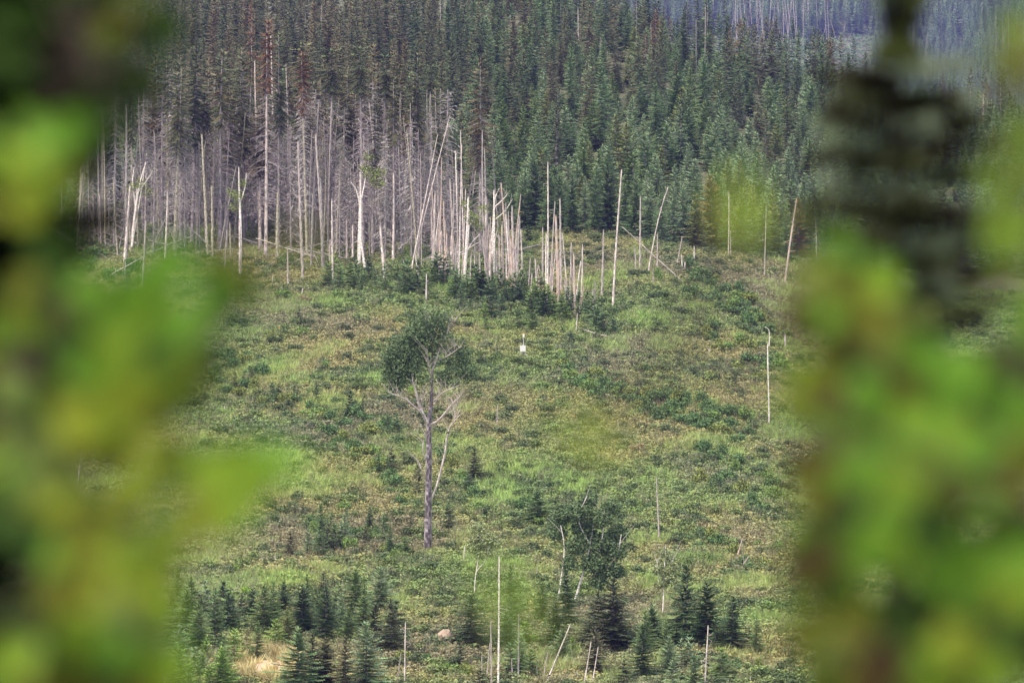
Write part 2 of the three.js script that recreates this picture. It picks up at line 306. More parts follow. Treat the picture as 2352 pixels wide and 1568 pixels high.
// pale broken posts clustered at the foot of the dead stand
{
  const list = [
    [1330, 700, 1315, 340, 7, T], [1350, 690, 1330, 120, 6, S], [1290, 640, 1285, 95, 5, G], [1268, 640, 1258, 250, 7, T], [1245, 630, 1240, 320, 6, S], [1222, 600, 1225, 420, 5, P], [1175, 630, 1180, 360, 7, P], [1150, 560, 1148, 60, 8, P],
    [1205, 590, 1200, 10, 5, B], [1040, 680, 1050, 430, 4, S], [1000, 640, 1030, 60, 6, B], [960, 560, 958, -110, 4, S], [915, 500, 925, 150, 8, P], [935, 540, 905, -60, 6, S], [840, 600, 848, 300, 11, P], [790, 480, 800, 330, 6, P],
    [745, 765, 747, 575, 4, P], [470, 650, 435, 255, 8, P], [385, 445, 378, 180, 7, P], [520, 490, 524, -100, 6, P], [335, 570, 300, 330, 6, B], [290, 510, 302, 40, 9, B], [248, 480, 245, 250, 6, P], [210, 480, 205, 200, 6, S],
    [115, 650, 100, 70, 5, P], [90, 580, 95, 345, 4, S], [45, 560, 30, -60, 7, G], [1075, 560, 1072, 450, 4, P], [1010, 590, 1012, 480, 4, S], [880, 560, 895, 420, 4, P], [1110, 600, 1105, 440, 5, P], [820, 540, 815, 420, 5, P],
  ].sort((a, b) => a[0] - b[0]);
  list.forEach(([bu, bv, tu, tv, w, m], i) => {
    const h = bv - tv > 450 ? 'tall' : bv - tv > 220 ? 'middle-height' : 'short', n = i < 16 ? WORDS[i] + ' from left' : WORDS[list.length - 1 - i] + ' from right';
    snag('broken_snag', tileB(bu, bv), tileB(tu, tv), w * 1.25, m, n + ' of broken trunks above the young firs, ' + h + (m === B ? ' white birch' : m === T ? ' with orange bare wood' : ' and pale'), 'dead tree', 'broken trunks at the foot of the dead stand', {});
  });
}
// thin dead trees at the left edge of the stand
{
  const list = [
    [303, 665, 335, 105, 6, S], [330, 600, 345, 290, 5, G], [455, 610, 437, -400, 6, G], [470, 615, 455, 250, 7, S], [440, 545, 380, 300, 5, P], [625, 720, 665, 200, 9, P], [660, 640, 716, 215, 5, P], [676, 600, 770, 30, 4, B], [580, 680, 550, 150, 5, L],
    [640, 690, 630, -350, 8, G], [718, 620, 712, 200, 6, L], [740, 940, 773, 430, 5, S], [736, 780, 738, 680, 3, S], [625, 830, 632, 700, 4, S], [900, 720, 912, 235, 6, P], [985, 640, 930, 470, 4, S], [1095, 490, 1095, -300, 7, B],
    [1190, 690, 1150, -150, 8, L], [1222, 690, 1217, 200, 8, L], [1300, 800, 1320, 490, 5, S], [1345, 700, 1340, 440, 5, L], [1408, 830, 1405, 430, 8, P], [1448, 500, 1447, -100, 6, G], [1535, 560, 1528, -330, 7, P], [1660, 700, 1660, 245, 9, L],
    [1735, 870, 1728, 610, 6, S], [1835, 840, 1810, -100, 8, S], [1890, 760, 1902, 250, 7, G], [1975, 770, 1930, -150, 8, S], [2015, 780, 2018, 560, 4, P], [30, 540, 18, 330, 5, G], [1620, 870, 1632, 800, 2, P], [215, 640, 200, 180, 4, G], [1000, 650, 960, 510, 4, S],
  ].sort((a, b) => a[0] - b[0]);
  list.forEach(([bu, bv, tu, tv, w, m], i) => {
    const h = bv - tv > 700 ? 'very tall' : bv - tv > 400 ? 'tall' : bv - tv > 220 ? 'middle-height' : 'short', n = i < 17 ? WORDS[i] + ' from left' : WORDS[list.length - 1 - i] + ' from right';
    snag('broken_snag', tileD(bu, bv), tileD(tu, tv), w, m, n + ' of thin trunks fronting the dead stand, ' + h + (m === P || m === B ? ' and whitish' : m === L ? ' with shaggy lichen' : ' and grey'), 'dead tree', 'thin trunks along the front of the dead stand', {});
  });
}
// leaning trunks inside the stand
[[2030, 1560, 1770, 860, 7, S, 'pale trunk leaning left, upper one of the leaning bundle in the dead stand'], [2050, 1567, 1850, 940, 8, S, 'pale trunk leaning left, thick lower one of the leaning bundle in the dead stand'], [1990, 1500, 1855, 1090, 5, P, 'thin pale trunk leaning left under the leaning bundle in the dead stand'], [2085, 1567, 2150, 700, 9, S, 'thick curving pale trunk leaning right beside the leaning bundle'], [1760, 1567, 1732, 420, 7, P, 'very tall straight whitish pole left of the red-topped spruce in the dead stand'], [1870, 1500, 1830, 250, 8, P, 'tallest pinkish bare trunk just below the red-topped spruce'], [1955, 1450, 1925, 440, 6, S, 'tall thin grey pole right of the tallest pinkish trunk'], [1530, 1240, 1465, 930, 5, P, 'crooked whitish stem bending left among the dark gaps of the stand']].forEach(([bu, bv, tu, tv, w, m, lab]) => {
  const q = 0.33951; snag('leaning_snag', [bu * q, bv * q + 40], [tu * q, tv * q], w, m, lab, 'dead tree', null, { top: 0.35, stubs: 12 });
});
[[660, 470, 905, -500, 5, 'pale thin trunk leaning far right over the dead stand, upper of the crossing pair'], [640, 560, 820, -370, 5, 'pale thin trunk leaning right over the dead stand, lower of the crossing pair']].forEach(([bu, bv, tu, tv, w, lab]) => snag('leaning_snag', tileB(bu, bv), tileB(tu, tv), w, P, lab, 'dead tree', null, { top: 0.3, bend: 0.004, stubs: 2 }));
snag('leaning_snag', tileB(920, 510), tileB(860, 230), 4, BARK.dark, 'dark trunk leaning left under the round green bush in the dead stand', 'dead tree', null, { top: 0.6, stubs: 0 });
// fallen logs: both ends on the grid
function log(a, b, w, m, label, lift = 0.35) {
  const g = ground(Math.max(a[1], b[1]) === a[1] ? a[0] : b[0], Math.max(a[1], b[1])), A = at(a[0], a[1], g.D), Bp = at(b[0], b[1], g.D + 1.5), f = mulberry(Math.round(a[0] + b[1] * 3));
  const t = thing('fallen_log', label, 'fallen trunk', A), mb = new MB(), n = 7, pts = [], rad = [];
  for (let i = 0; i <= n; i++) { const s = i / n; pts.push(A.clone().lerp(Bp, s).sub(A).add(V3(0, Math.sin(s * 3.14) * R(-0.05, 0.12, f), R(-0.1, 0.1, f)))); rad.push(w * px(g.D) / 2 * (1 - 0.5 * s)); }
  tube(mb, pts, rad, 6, [1, 1, 1]); mesh('trunk', mb.geo(), m, t);
  const sb = new MB(); for (let i = 1; i < n; i++) { const a2 = R(0, 6.28, f), l = R(0.2, 0.7, f); tube(sb, [pts[i], pts[i].clone().add(V3(Math.cos(a2) * 0.2, Math.abs(Math.sin(a2)) * l, Math.cos(a2) * l))], [0.025, 0.008], 3); }
  mesh('branch_stub', sb.geo(), m, t).userData.kind = 'stuff';
}
log(tileD(1650, 612), tileD(1250, 500), 7, S, 'long grey fallen trunk sloping down right at the front of the dead stand');
log(tileD(805, 612), tileD(480, 500), 6, S, 'grey fallen trunk lying left of the tall lichen spruce');
log(tileD(600, 590), tileD(230, 420), 4, G, 'thin fallen trunk slanting through the grass at the far left of the stand');
log(tileD(560, 535), tileD(370, 460), 5, G, 'short fallen trunk crossing between thin trunks on the left');
log(tileD(1270, 660), tileD(990, 400), 5, S, 'fallen trunk steeply slanting behind the shaggy lichen trunks');
log(tileD(430, 850), tileD(750, 670), 3, P, 'thin bleached pole lying in the herbs below the dead stand');
log(tileD(150, 385), tileD(0, 372), 4, G, 'almost level fallen pole at the far left edge of the forest');
log(tileB(2500, 640), tileB(2070, 250), 3, S, 'thin pole slanting down right across the dark firs at the forest edge');
log(tileB(1870, 312), tileB(2040, 250), 3, S, 'thin arching dead branch propped against the tall thin post');
log(tileB(1000, 424), tileB(500, 440), 4, S, 'level grey trunk lying across the feet of the dead stand');
log(tileB(2060, 1025), tileB(1810, 945), 4, S, 'bleached log lying below the young fir band in the clear-cut');
log(tileB(2200, 850), tileB(1985, 828), 4, S, 'nearly level bleached log beside the tall thin posts');
log(tileB(1350, 600), tileB(1405, 505), 2, P, 'short pale branch leaning beside the broken orange-wooded posts');
log([1099, 838], [1115, 821], 3, P, 'short bleached log in the grass right of the big aspen crown');
log([1712, 1310], [1702, 1240], 1.2, G, 'thin grey stick lying in the herbs near the two slanting poles');
log([1480, 1238], [1510, 1241], 4, P, 'small white log left of the tall single post foot');

{
  const f = mulberry(515), l = [], mb = new MB();
  for (let k = 0; k < 16; k++) l.push([R(190, 1130, f), 0, R(60, 170, f)]);
  l.sort((a, b) => a[0] - b[0]).forEach(([u, , w], k) => { const g = edgeD(u), p = on((u - 1176) * K * g, g), v = 784 - p.y / (K * g) - 4, s = f() < 0.5 ? 1 : -1; log([u, v], [u + s * w, v - R(8, 60, f)], R(4, 6.5, f), pick([G, S, L], f), nth(k, l.length) + ' of fallen trunks tangled at the foot of the dead stand'); });
  for (let k = 0; k < 700; k++) { const u = R(150, 1180, f), D = edgeD(u) + R(-6, 14, f), p = on((u - 1176) * K * D, D).add(V3(0, R(0, 0.5, f), 0)), L2 = R(0.8, 3.5, f), a = R(0, 6.28, f), e = p.clone().add(V3(Math.cos(a) * L2, L2 * R(-0.1, 0.6, f), Math.sin(a) * L2)); tube(mb, [p, p.clone().lerp(e, 0.5).add(V3(0, 0.1, 0)), e], [0.03, 0.022, 0.008], 3, shade(f, 0.4, 0.05)); }
  tag(mesh('fallen_branches', mb.geo(), TWIG.pale, scene), 'tangle of dry fallen branches along the foot of the dead stand', 'dead branches', null, 'stuff');
}

// ---------------------------------------------------------------- tall dying spruces of the stand
const SPRUCE_LAB = 'dying spruce';
function grey(u, vb, vt, i, leaf, bark, label, group, tw, wide = 1, D) {
  const g = D ? { D, p: on((u - 1176) * K * D, D) } : ground(u, vb), h = (784 - vt) * K * g.D - g.p.y;
  return conifer(GREY, i, leaf, bark, 'dying_spruce', label, 'spruce tree', g.p, h, group, wide, tw);
}
grey(1103, 588, 126, 4, FIR.brown, BARK.grey, 'big spruce with reddish brown top and bare curved lower branches beside the living forest', null, TWIG.pale, 1.25);
grey(400, 590, 150, 0, FIR.greyed, BARK.lichen, 'tall shaggy grey-green spruce with a thick straight trunk, left of the dead stand', null, TWIG.grey, 1.2);
grey(835, 596, 100, 5, FIR.dull, BARK.grey, 'spruce with a dense dark tufted top above the dead stand middle', null, TWIG.violet, 1.1);
grey(610, 592, 40, 3, FIR.red, BARK.silver, 'tall narrow spruce with a rust red dead top', null, TWIG.violet, 0.9);
grey(705, 596, 115, 3, FIR.red, BARK.lichen, 'second rust red pointed spruce top, right of the tallest red one', null, TWIG.grey, 0.9);
{
  const rows = [
    [335, 185, 0, 'greyed'], [365, 110, 4, 'greyed'], [300, 200, 1, 'dull'], [440, 100, 2, 'dull'], [470, 130, 4, 'brown'], [505, 110, 1, 'greyed'], [545, 105, 0, 'dull'], [575, 130, 2, 'greyed'], [640, 70, 0, 'dull'], [660, 150, 1, 'brown'], [735, 130, 4, 'greyed'],
    [762, 105, 5, 'dull'], [795, 150, 0, 'greyed'], [868, 140, 2, 'brown'], [880, 120, 5, 'dull'], [928, 135, 2, 'greyed'], [955, 190, 4, 'brown'], [985, 145, 5, 'dull'], [1010, 200, 0, 'greyed'], [1035, 330, 1, 'brown'], [905, 170, 1, 'greyed'], [600, 160, 4, 'brown'], [680, 190, 2, 'greyed'], [815, 190, 4, 'brown'], [420, 190, 2, 'greyed'], [520, 190, 4, 'brown'], [250, 280, 2, 'dull'], [215, 300, 0, 'greyed'], [855, 215, 4, 'greyed'], [1060, 400, 4, 'greyed'],
  ];
  { const g = mulberry(717); for (let k = 0; k < 30; k++) rows.push([R(300, 1010, g), R(90, 260, g), Math.floor(g() * 6), pick(['greyed', 'dull', 'brown', 'greyed'], g)]); }
  rows.sort((a, b) => a[0] - b[0]);
  rows.forEach(([u, vt, i, c], k) => {
    const n = nth(k, rows.length), look = { greyed: 'grey-green thin crown', dull: 'dark tufted crown', brown: 'brownish bare crown' }[c];
    grey(u, 0, vt, i, FIR[c], pick([BARK.grey, BARK.silver, BARK.grey, BARK.lichen]), n + ' of tall dying spruces, ' + look, 'tall dying spruces of the dead stand', pick([TWIG.grey, TWIG.violet, TWIG.violet]), R(0.9, 1.25), edgeD(u) + R(4, 36));
  });
}
// grey trunks filling the stand
{
  const f = mulberry(77), list = [];
  for (let k = 0; k < 190; k++) {
    const u = k % 3 ? R(690, 1080, f) : R(180, 700, f), D = edgeD(u) + R(2, 45, f), h = R(4, 18, f) * (u > 1000 ? 0.6 : 1), w = R(0.14, 0.3, f);
    const p = on((u - 1176) * K * D, D), v = 784 - p.y / (K * D);
    list.push([u, v, D, h, w]);
  }
  const zoneOf = ([u, v, D]) => (u < 450 ? 'left of the shaggy spruce' : u < 690 ? 'left of the leaning bundle' : u < 880 ? 'right of the leaning bundle' : 'by the crossing pair') + ', ' + (D - edgeD(u) < 16 ? 'front' : D - edgeD(u) < 31 ? 'middle' : 'rear') + ' row';
  const zones = new Map(); for (const t of list.sort((a, b) => a[0] - b[0])) { const z = zoneOf(t); (zones.get(z) || zones.set(z, []).get(z)).push(t); }
  for (const [z, l] of zones) l.forEach(([u, v, D, h, w], k) => snag('standing_snag', [u, v], [u + R(-26, 26, f) * (f() < 0.4 ? 1.8 : 0.6), v - h / px(D)], w / px(D), f() < 0.65 ? G : f() < 0.5 ? S : L, nth(k, l.length) + ' of grey standing trunks ' + z, 'dead tree', 'grey trunks packed in the dead stand', { at: { D, p: on((u - 1176) * K * D, D) }, top: 0.45, stubs: 22, bend: 0.02 }));
}
// short broken trunks crowding the foot of the stand on its right
{
  const f = mulberry(313), l = []; for (let k = 0; k < 42; k++) l.push([R(955, 1192, f), R(572, 655, f), R(45, 230, f) * (f() < 0.3 ? 1.4 : 0.8), R(3, 6.5, f)]);
  for (let k = 0; k < 30; k++) { const u = R(1120, 1335, f); l.push([u, 610 + (u - 1120) * 0.42 + R(-22, 22, f), R(35, 150, f), R(3, 6, f)]); }
  l.sort((a, b) => a[0] - b[0]).forEach(([u, v, h, w], k) => snag('broken_snag', [u, v + 10], [u + R(-14, 14, f), v - h], w, pick([P, S, P, T, G, B], f), nth(k, l.length) + ' of short broken trunks crowding the right foot of the stand', 'dead tree', 'short broken trunks crowding the stand foot', { stubs: 8, bend: 0.02 }));
}
// shaggy dead spruces
{
  const f = mulberry(91);
  const TW = [0, 1, 2].map((i) => ({ H: 14, trunk: trunkGeo(14, 0.14, mulberry(i + 700), { top: 0.2, bend: 0.012 }), twigs: deadTwigs(720 + i, 14, 1.7, 0.12, 0.98, 170, 7) }));
  const us = [205, 232, 262, 285, 312, 352, 372, 392, 425, 470, 490, 515, 560, 645, 668, 712, 725, 752, 772, 790, 805, 842, 855, 885, 912, 925, 960, 990, 1012, 1045, 1058, 1105, 190, 330, 450, 540, 600, 655, 700, 740, 780, 830, 870, 900, 945, 975, 1000, 1030, 1075, 1120, 620, 690, 760, 1150, 1090, 580].sort((a, b) => a - b);
  const pr = [];
  us.forEach((u, k) => {
    const D = edgeD(u) + R(1, 22, f), i = k % 3, p = on((u - 1176) * K * D, D), lab = nth(k, us.length) + ' of the bare twiggy dead spruces inside the stand';
    let o;
    if (!pr[i]) { o = pr[i] = thing('dead_spruce', lab, 'dead tree', p, 'bare twiggy dead spruces of the stand'); mesh('trunk', TW[i].trunk, G, o); mesh('bare_branch', TW[i].twigs, [TWIG.grey, TWIG.violet, TWIG.pale][i], o).userData.kind = 'stuff'; }
    else o = copy(pr[i], 'dead_spruce', lab, 'dead tree', p, 'bare twiggy dead spruces of the stand');
    const s = R(9, 20, f) * (u > 1040 ? 0.5 : 1) / 14; o.scale.set(s * 1.1, s, s * 1.1); o.rotation.y = R(0, 6, f);
  });
}

// ---------------------------------------------------------------- living forest
{
  const f = mulberry(9), cand = [];
  for (let d = 530; d < 1010; d += 8.2) for (let x = -95; x < 125; x += 3.7) {
    const X = x + R(-1.8, 1.8, f), D = d + R(-4.1, 4.1, f), u = 1176 + X / (K * D);
    if (u < -60 || u > 2420) { f(); continue; }
    const inside = D - edgeD(u) - (u < 1160 ? 26 : 0.5);
    if (inside < 0) continue;
    if (D > 880 && u > 1550) continue;
    if (u > 1160 && u < 1900 && D - edgeD(u) < 5) continue;
    const p = on(X, D), v = 784 - p.y / (K * D);
    if (v < -260) continue;
    cand.push({ X, D, u, v, p, inside });
  }
  const far = [], near = [];
  for (let u = 1172; u < 1900; u += R(24, 36, f)) { const D = edgeD(u) + R(0.6, 5, f), X = (u - 1176) * K * D, p = on(X, D); near.push({ X, D, u, v: 784 - p.y / (K * D), p, inside: 0.5, edge: true, tall: false, h: R(6, 9, f), kind: OPEN, i: Math.floor(f() * 6), tone: u > 1580 ? pick(['olive', 'green', 'green', 'rust'], f) : pick(['teal', 'teal', 'dark', 'blue'], f), w: R(0.65, 0.95, f) }); }
  for (const c of cand) {
    const mature = sstep(500, 150, c.v + 60 * N2(c.X / 18, c.D / 30, 4)) * (c.u > 1950 ? 0.5 : 1) + (c.u < 1100 ? 0.45 : 0);
    c.tall = f() < mature * 0.8;
    if (c.tall && f() < 0.35) continue;
    const patch = N2(c.X / 14, c.D / 20, 8);
    c.h = c.tall ? R(9.5, 14, f) : R(5.2, 8.4, f) * (c.inside < 6 ? 0.95 : 1) * (1 + 0.2 * patch);
    if (!c.tall && c.inside < 3) c.h = R(3, 7, f);
    c.kind = c.tall ? TALL : YOUNG; c.i = Math.floor(f() * c.kind.length);
    const q = f() + patch * 0.5, tone = c.tall && c.u < 1010 ? (q < 0.3 ? 'dull' : q < 0.6 ? 'greyed' : q < 0.8 ? 'brown' : 'dark') : c.tall ? (q < 0.35 ? 'dull' : q < 0.5 ? 'greyed' : q < 0.75 ? 'dark' : q < 0.82 ? 'brown' : 'teal') : (q < 0.38 ? 'blue' : q < 0.6 ? 'teal' : q < 0.78 ? 'green' : q < 0.92 ? 'olive' : 'blue');
    c.tone = c.u > 1580 && c.inside < 12 && !c.tall ? (f() < 0.4 ? 'olive' : 'green') : tone;
    c.w = c.tall ? R(0.95, 1.4, f) : R(1.25, 1.85, f);
    (c.D - edgeD(c.u) < 130 || (c.tall && c.v < 330 && f() < 0.3) ? near : far).push(c);
  }
  for (let d = 540; d < 900; d += 6) for (let x = -90; x < 120; x += 3.4) {
    const X = x + R(-1.7, 1.7, f), D = d + R(-3, 3, f), u = 1176 + X / (K * D); if (u < -60 || u > 2420 || D - edgeD(u) < (u < 1160 ? 18 : 4)) { f(); continue; }
    const p = on(X, D), v = 784 - p.y / (K * D); if (v < -60) continue;
    far.push({ X, D, u, v, p, inside: 9, tall: false, h: R(1.6, 4.2, f), kind: YOUNG, i: Math.floor(f() * 7), tone: pick(['teal', 'blue', 'green', 'dull', 'teal'], f), w: R(1.5, 2.3, f) });
  }
  near.sort((a, b) => a.D - b.D);
  while (near.length > 300) far.push(near.pop());
  const rowName = new Map();
  for (const side of [0, 1, 2]) {
    const part = near.filter((c) => (c.u < 1160 ? 0 : c.u > 1900 ? 2 : 1) === side).sort((a, b) => a.inside - b.inside), per = side === 1 ? 24 : side ? 10 : 18;
    for (let r = 0; r * per < part.length; r++) { const row = part.slice(r * per, r * per + per).sort((a, b) => a.u - b.u); row.forEach((c, i) => rowName.set(c, (i < 14 ? WORDS[i] + ' from left' : WORDS[row.length - 1 - i] + ' from right') + ' in the ' + (WORDS[r] || 'last') + ' row ' + ['behind the dead stand', 'back from the clear-cut', 'beyond the dark fir'][side])); }
  }
  const TONE = { blue: 'blue-green', teal: 'deep green', green: 'fresh green', olive: 'olive green', dull: 'dull dark', greyed: 'greyish thin', dark: 'blackish green', brown: 'brownish thin', lime: 'light green' };
  const front = near.filter((c) => c.edge).sort((a, b) => a.u - b.u), isFront = new Map(front.map((c, i) => [c, i]));
  for (const c of near) {
    const k = isFront.get(c);
    const where = c.u < 1160 ? (c.u < 620 ? 'behind the shaggy spruces on the left' : 'behind the dead stand') : c.u > 1900 ? 'beyond the blurred dark fir' : c.v < 300 ? 'high on the hill under the ridge' : c.u < 1400 ? 'right of the big brown-topped spruce' : c.u < 1650 ? 'behind the tall thin posts' : 'behind the yellow-green leaf blur';
    const deep = c.inside < 14 ? 'near the clear-cut' : c.inside < 30 ? 'further up' : 'well up the slope';
    const size = c.tall ? 'tall' : 'young';
    const label = k !== undefined ? nth(k, front.length) + ' of the ' + 'firs edging the clear-cut, ' + TONE[c.tone] : TONE[c.tone] + ' fir, ' + rowName.get(c);
    conifer(c.kind, c.i, FIR[c.tone], BARK.grey, c.tall ? 'spruce_tree' : 'fir_tree', label, c.tall ? 'spruce tree' : 'fir tree', c.p, c.h, k !== undefined ? 'firs edging the clear-cut' : size + ' firs ' + where, c.w);
  }
  console.log('cand', cand.length, 'near', near.length, 'far', far.length, 'front', front.length);
  // the rest of the forest as one mass per look
  const m4 = new THREE.Matrix4(), q4 = new THREE.Quaternion();
  const mass = new Map();
  for (const c of far) { const k = (c.tall ? 't' : 'y') + c.i; (mass.get(k) || mass.set(k, []).get(k)).push(c); }
  for (const [, l] of mass) {
    const t = l[0].kind[l[0].i];
    const im = new THREE.InstancedMesh(t.crown, plantMat({}), l.length);
    l.forEach((c, i) => { const s = c.h / t.H; im.setMatrixAt(i, m4.compose(c.p, q4.setFromAxisAngle(UP, c.X * 9), V3(s * c.w, s, s * c.w))); im.setColorAt(i, FIR[c.tone].color); });
    im.name = numbered('forest'); im.castShadow = im.receiveShadow = true; tag(im, 'dense mixed spruce and fir forest covering the upper hill', 'forest', 'upper hill forest', 'stuff'); scene.add(im);
  }
  // far hill forest, beyond the crest
  const fl = [[], [], []];
  for (let d = 2380; d < 3700; d += 10) for (let x = 20; x < 420; x += 7.5) {
    const X = x + R(-3.5, 3.5, f), D = d + R(-5, 5, f), u = 1176 + X / (K * D); if (u < 1380 || u > 2420) { f(); continue; }
    const p = on(X, D), v = 784 - p.y / (K * D); if (v < -140 || v > 345) continue;
    const clear = u < 2010 + 40 * N2(D / 100, 1) && v > 84 - 20 * N2(X / 40, 3); if (clear && f() > 0.01) continue;
    fl[Math.floor(f() * 3)].push([p, R(15, 27, f) * (v > 120 ? 0.7 : 1), f() * 6, pick(['blue', 'teal', 'blue', 'dull'], f)]);
  }
  const mid = [YOUNG[0], TALL[1], TALL[3]];
  fl.forEach((l, i) => {
    const im = new THREE.InstancedMesh(mid[i].crown, plantMat({}), l.length);
    l.forEach(([p, h, a, t], j) => { const s = h / mid[i].H; im.setMatrixAt(j, m4.compose(p, q4.setFromAxisAngle(UP, a), V3(s * 1.25, s, s * 1.25))); im.setColorAt(j, FIR[t].color); });
    im.name = numbered('far_forest'); tag(im, 'hazy blue forest on the hill far behind the ridge', 'forest', 'far blue forest', 'stuff'); scene.add(im);
  });
  console.log('far hill', fl.map((l) => l.length));
  // far pale trunks
  const ft = [];
  for (let k = 0; k < 100; k++) ft.push(k < 44 || k >= 62 ? [k < 30 || k > 75 ? R(1690, 1860, f) : R(1570, 1980, f), R(70, 96, f)] : k < 54 ? [R(2060, 2130, f), R(170, 190, f)] : [R(2260, 2350, f), R(130, 170, f)]);
  const zf = (u) => u < 2000 ? 0 : u < 2200 ? 1 : 2;
  ft.sort((a, b) => a[0] - b[0]).forEach(([u, v], k) => {
    const g = ground(u, v, 2300), h = R(25, 140, f), z = u < 2000 ? 'behind the far clearing' : u < 2200 ? 'above the blurred dark fir' : 'at the right below the blue hill';
    snag('far_snag', [u, v], [u + R(-14, 14, f), v - h], R(1.2, 2.3, f), S, nth(ft.filter((q, j) => j < k && zf(q[0]) === zf(u)).length, ft.filter((q) => zf(q[0]) === zf(u)).length) + ' of thin whitish far trunks ' + z, 'dead tree', 'whitish trunks ' + z, { at: g, stubs: 5, top: 0.4, jag: 0 });
  });
}
// single snags and red trees in the upper forest
{
  const f = mulberry(404);
  const list = [[1330, 110, 20, 5, P, 'tall pale snag with twin tops standing alone high in the middle forest'], [1333, 100, 40, 3, P, 'thinner pale snag touching the tall twin-topped one'], [1484, 180, 115, 3, P, 'short pale snag in front of the faded red spruce'], [1500, 150, 55, 3, P, 'pale stem under the bright red spruce'], [1600, 195, 45, 4, S, 'grey snag left of the ragged ridge spruces'], [1618, 200, 12, 5, S, 'grey bare stem of the ragged ridge spruce'], [1377, 135, 85, 3, P, 'small pale snag right of the twin-topped one'], [1397, 150, 118, 3, P, 'tiny leaning pale snag on the middle slope'], [1870, 180, 150, 3, S, 'pale stem below the rightmost pointed ridge fir'], [1012, 90, 0, 4, P, 'pale snag at the top edge above the dark tufted spruce'], [870, 70, -10, 4, S, 'grey snag at the top edge near the middle left'], [775, 75, -5, 3, S, 'thin grey snag at the top edge over the red tops'], [480, 55, -20, 4, P, 'whitish snag high over the left forest'], [422, 60, 0, 4, P, 'white snag at the upper left beside the dark blur'], [438, 62, 5, 3, S, 'thin white snag beside the leaf blur corner'], [736, 110, 12, 4, P, 'pale pole high above the second red spruce'], [700, 100, 15, 4, S, 'grey pole high between the red spruces'], [1288, 90, 10, 3, S, 'thin grey snag top above the middle young firs'], [1170, 95, 30, 3, S, 'grey snag above the brown-topped spruce'], [1460, 130, 5, 3, S, 'thin grey snag left of the bright red spruce']];
  for (const [u, vb, vt, w, m, lab] of list) snag('forest_snag', [u, vb + 15], [u + R(-6, 6, f), vt], w * 0.8, m === P ? S : G, lab, 'dead tree', 'snags rising from the upper forest', { stubs: 6 });
  const fir = (u, vt, D, kind, i, tone, lab, w = 1, name = 'spruce_tree', group = null) => { const p = on((u - 1176) * K * D, D), h = Math.max(4, (784 - vt) * K * D - p.y); conifer(kind, i, FIR[tone], BARK.silver, name, lab, 'spruce tree', p, h, group, w * 14 / Math.max(h, 9)); };
  fir(1507, 18, 800, TALL, 3, 'red', 'bright rust red spruce near the ridge', 0.9);
  fir(1484, 75, 770, TALL, 4, 'red', 'faded red spruce lower left of the bright red one', 0.9);
  fir(576, 0, 700, TALL, 4, 'red', 'red-topped spruce at the top edge over the left stand');
  fir(1577, 5, 840, TALL, 0, 'dull', 'broad dark spruce first on the ridge left of the ragged one', 1.3);
  fir(1624, -20, 830, TALL, 2, 'dark', 'tall ragged spruce with a pale stem on the ridge', 1.4);
  fir(1667, 0, 840, TALL, 1, 'dark', 'dense black-topped spruce right of the ragged ridge spruce', 1.0);
  fir(1697, 40, 835, TALL, 2, 'rust', 'yellowish brown spruce on the ridge before the far clearing', 1.1);
  fir(1727, 80, 840, TALL, 1, 'dark', 'narrow dark ridge fir in front of the far clearing, left one');
  fir(1752, 75, 840, TALL, 3, 'brown', 'pinkish thin ridge spruce between narrow dark firs');
  fir(1770, 95, 838, TALL, 0, 'dark', 'short dark ridge fir right of the pinkish thin one');
  fir(1793, 78, 842, TALL, 1, 'dark', 'pointed dark ridge fir, tallest of the middle group before the far clearing', 0.9);
  fir(1815, 86, 842, TALL, 4, 'dark', 'slimmest pointed ridge fir before the far clearing', 0.9);
  fir(1834, 78, 845, TALL, 1, 'dark', 'pointed ridge fir with a rusty patch', 0.9);
  fir(1864, 76, 842, TALL, 0, 'dark', 'pointed ridge fir with combed branches, last before the blur', 1.1);
  fir(1905, 90, 840, TALL, 3, 'rust', 'rusty orange spruce touching the blurred fir');
  fir(2228, 150, 830, TALL, 0, 'dull', 'broad dark spruce on the ridge right of the blurred fir', 1.5);
  fir(2300, 150, 820, TALL, 1, 'dark', 'dark spruce at the right ridge end', 1.2);
  fir(2270, 190, 800, TALL, 2, 'brown', 'reddish thin spruce between two dark ones at the right');
  for (const [i, [u, vb, vt]] of [[2258, 330, 215], [2275, 340, 230], [2285, 350, 285], [2240, 310, 240]].entries()) snag('forest_snag', [u, vb], [u + 3, vt], 3.5, P, ['tall', 'longest white', 'short leaning', 'thin'][i] + ' snag in the forest right of the blurred dark fir', 'dead tree', 'snags right of the blurred fir');
}

// ---------------------------------------------------------------- leafy bushes, birches, aspens
function leafCloud(mb, cx, cy, cz, rx, ry, rz, n, size, f, a = 0.35, shell = 0.35) {
  for (let i = 0; i < n; i++) {
    const t = R(0, 6.283, f), z = R(-1, 1, f), q = Math.sqrt(1 - z * z), r = Math.pow(R(shell, 1, f), 0.6) * (0.85 + 0.3 * f());
    const c = V3(cx + rx * r * q * Math.cos(t), cy + ry * r * z, cz + rz * r * q * Math.sin(t)), s = size * R(0.6, 1.4, f);
    const n1 = V3(R(-1, 1, f), R(-0.5, 0.7, f), R(-1, 1, f)).normalize(), n2 = V3(R(-1, 1, f), R(-1, 1, f), R(-1, 1, f)).cross(n1).normalize();
    const b = c.clone().addScaledVector(n1, s), d = c.clone().addScaledVector(n1, -s), e = c.clone().addScaledVector(n2, s * 0.55), g = c.clone().addScaledVector(n2, -s * 0.55);
    mb.quad(b, e, d, g, shade(f, a, 0.14));
  }
}
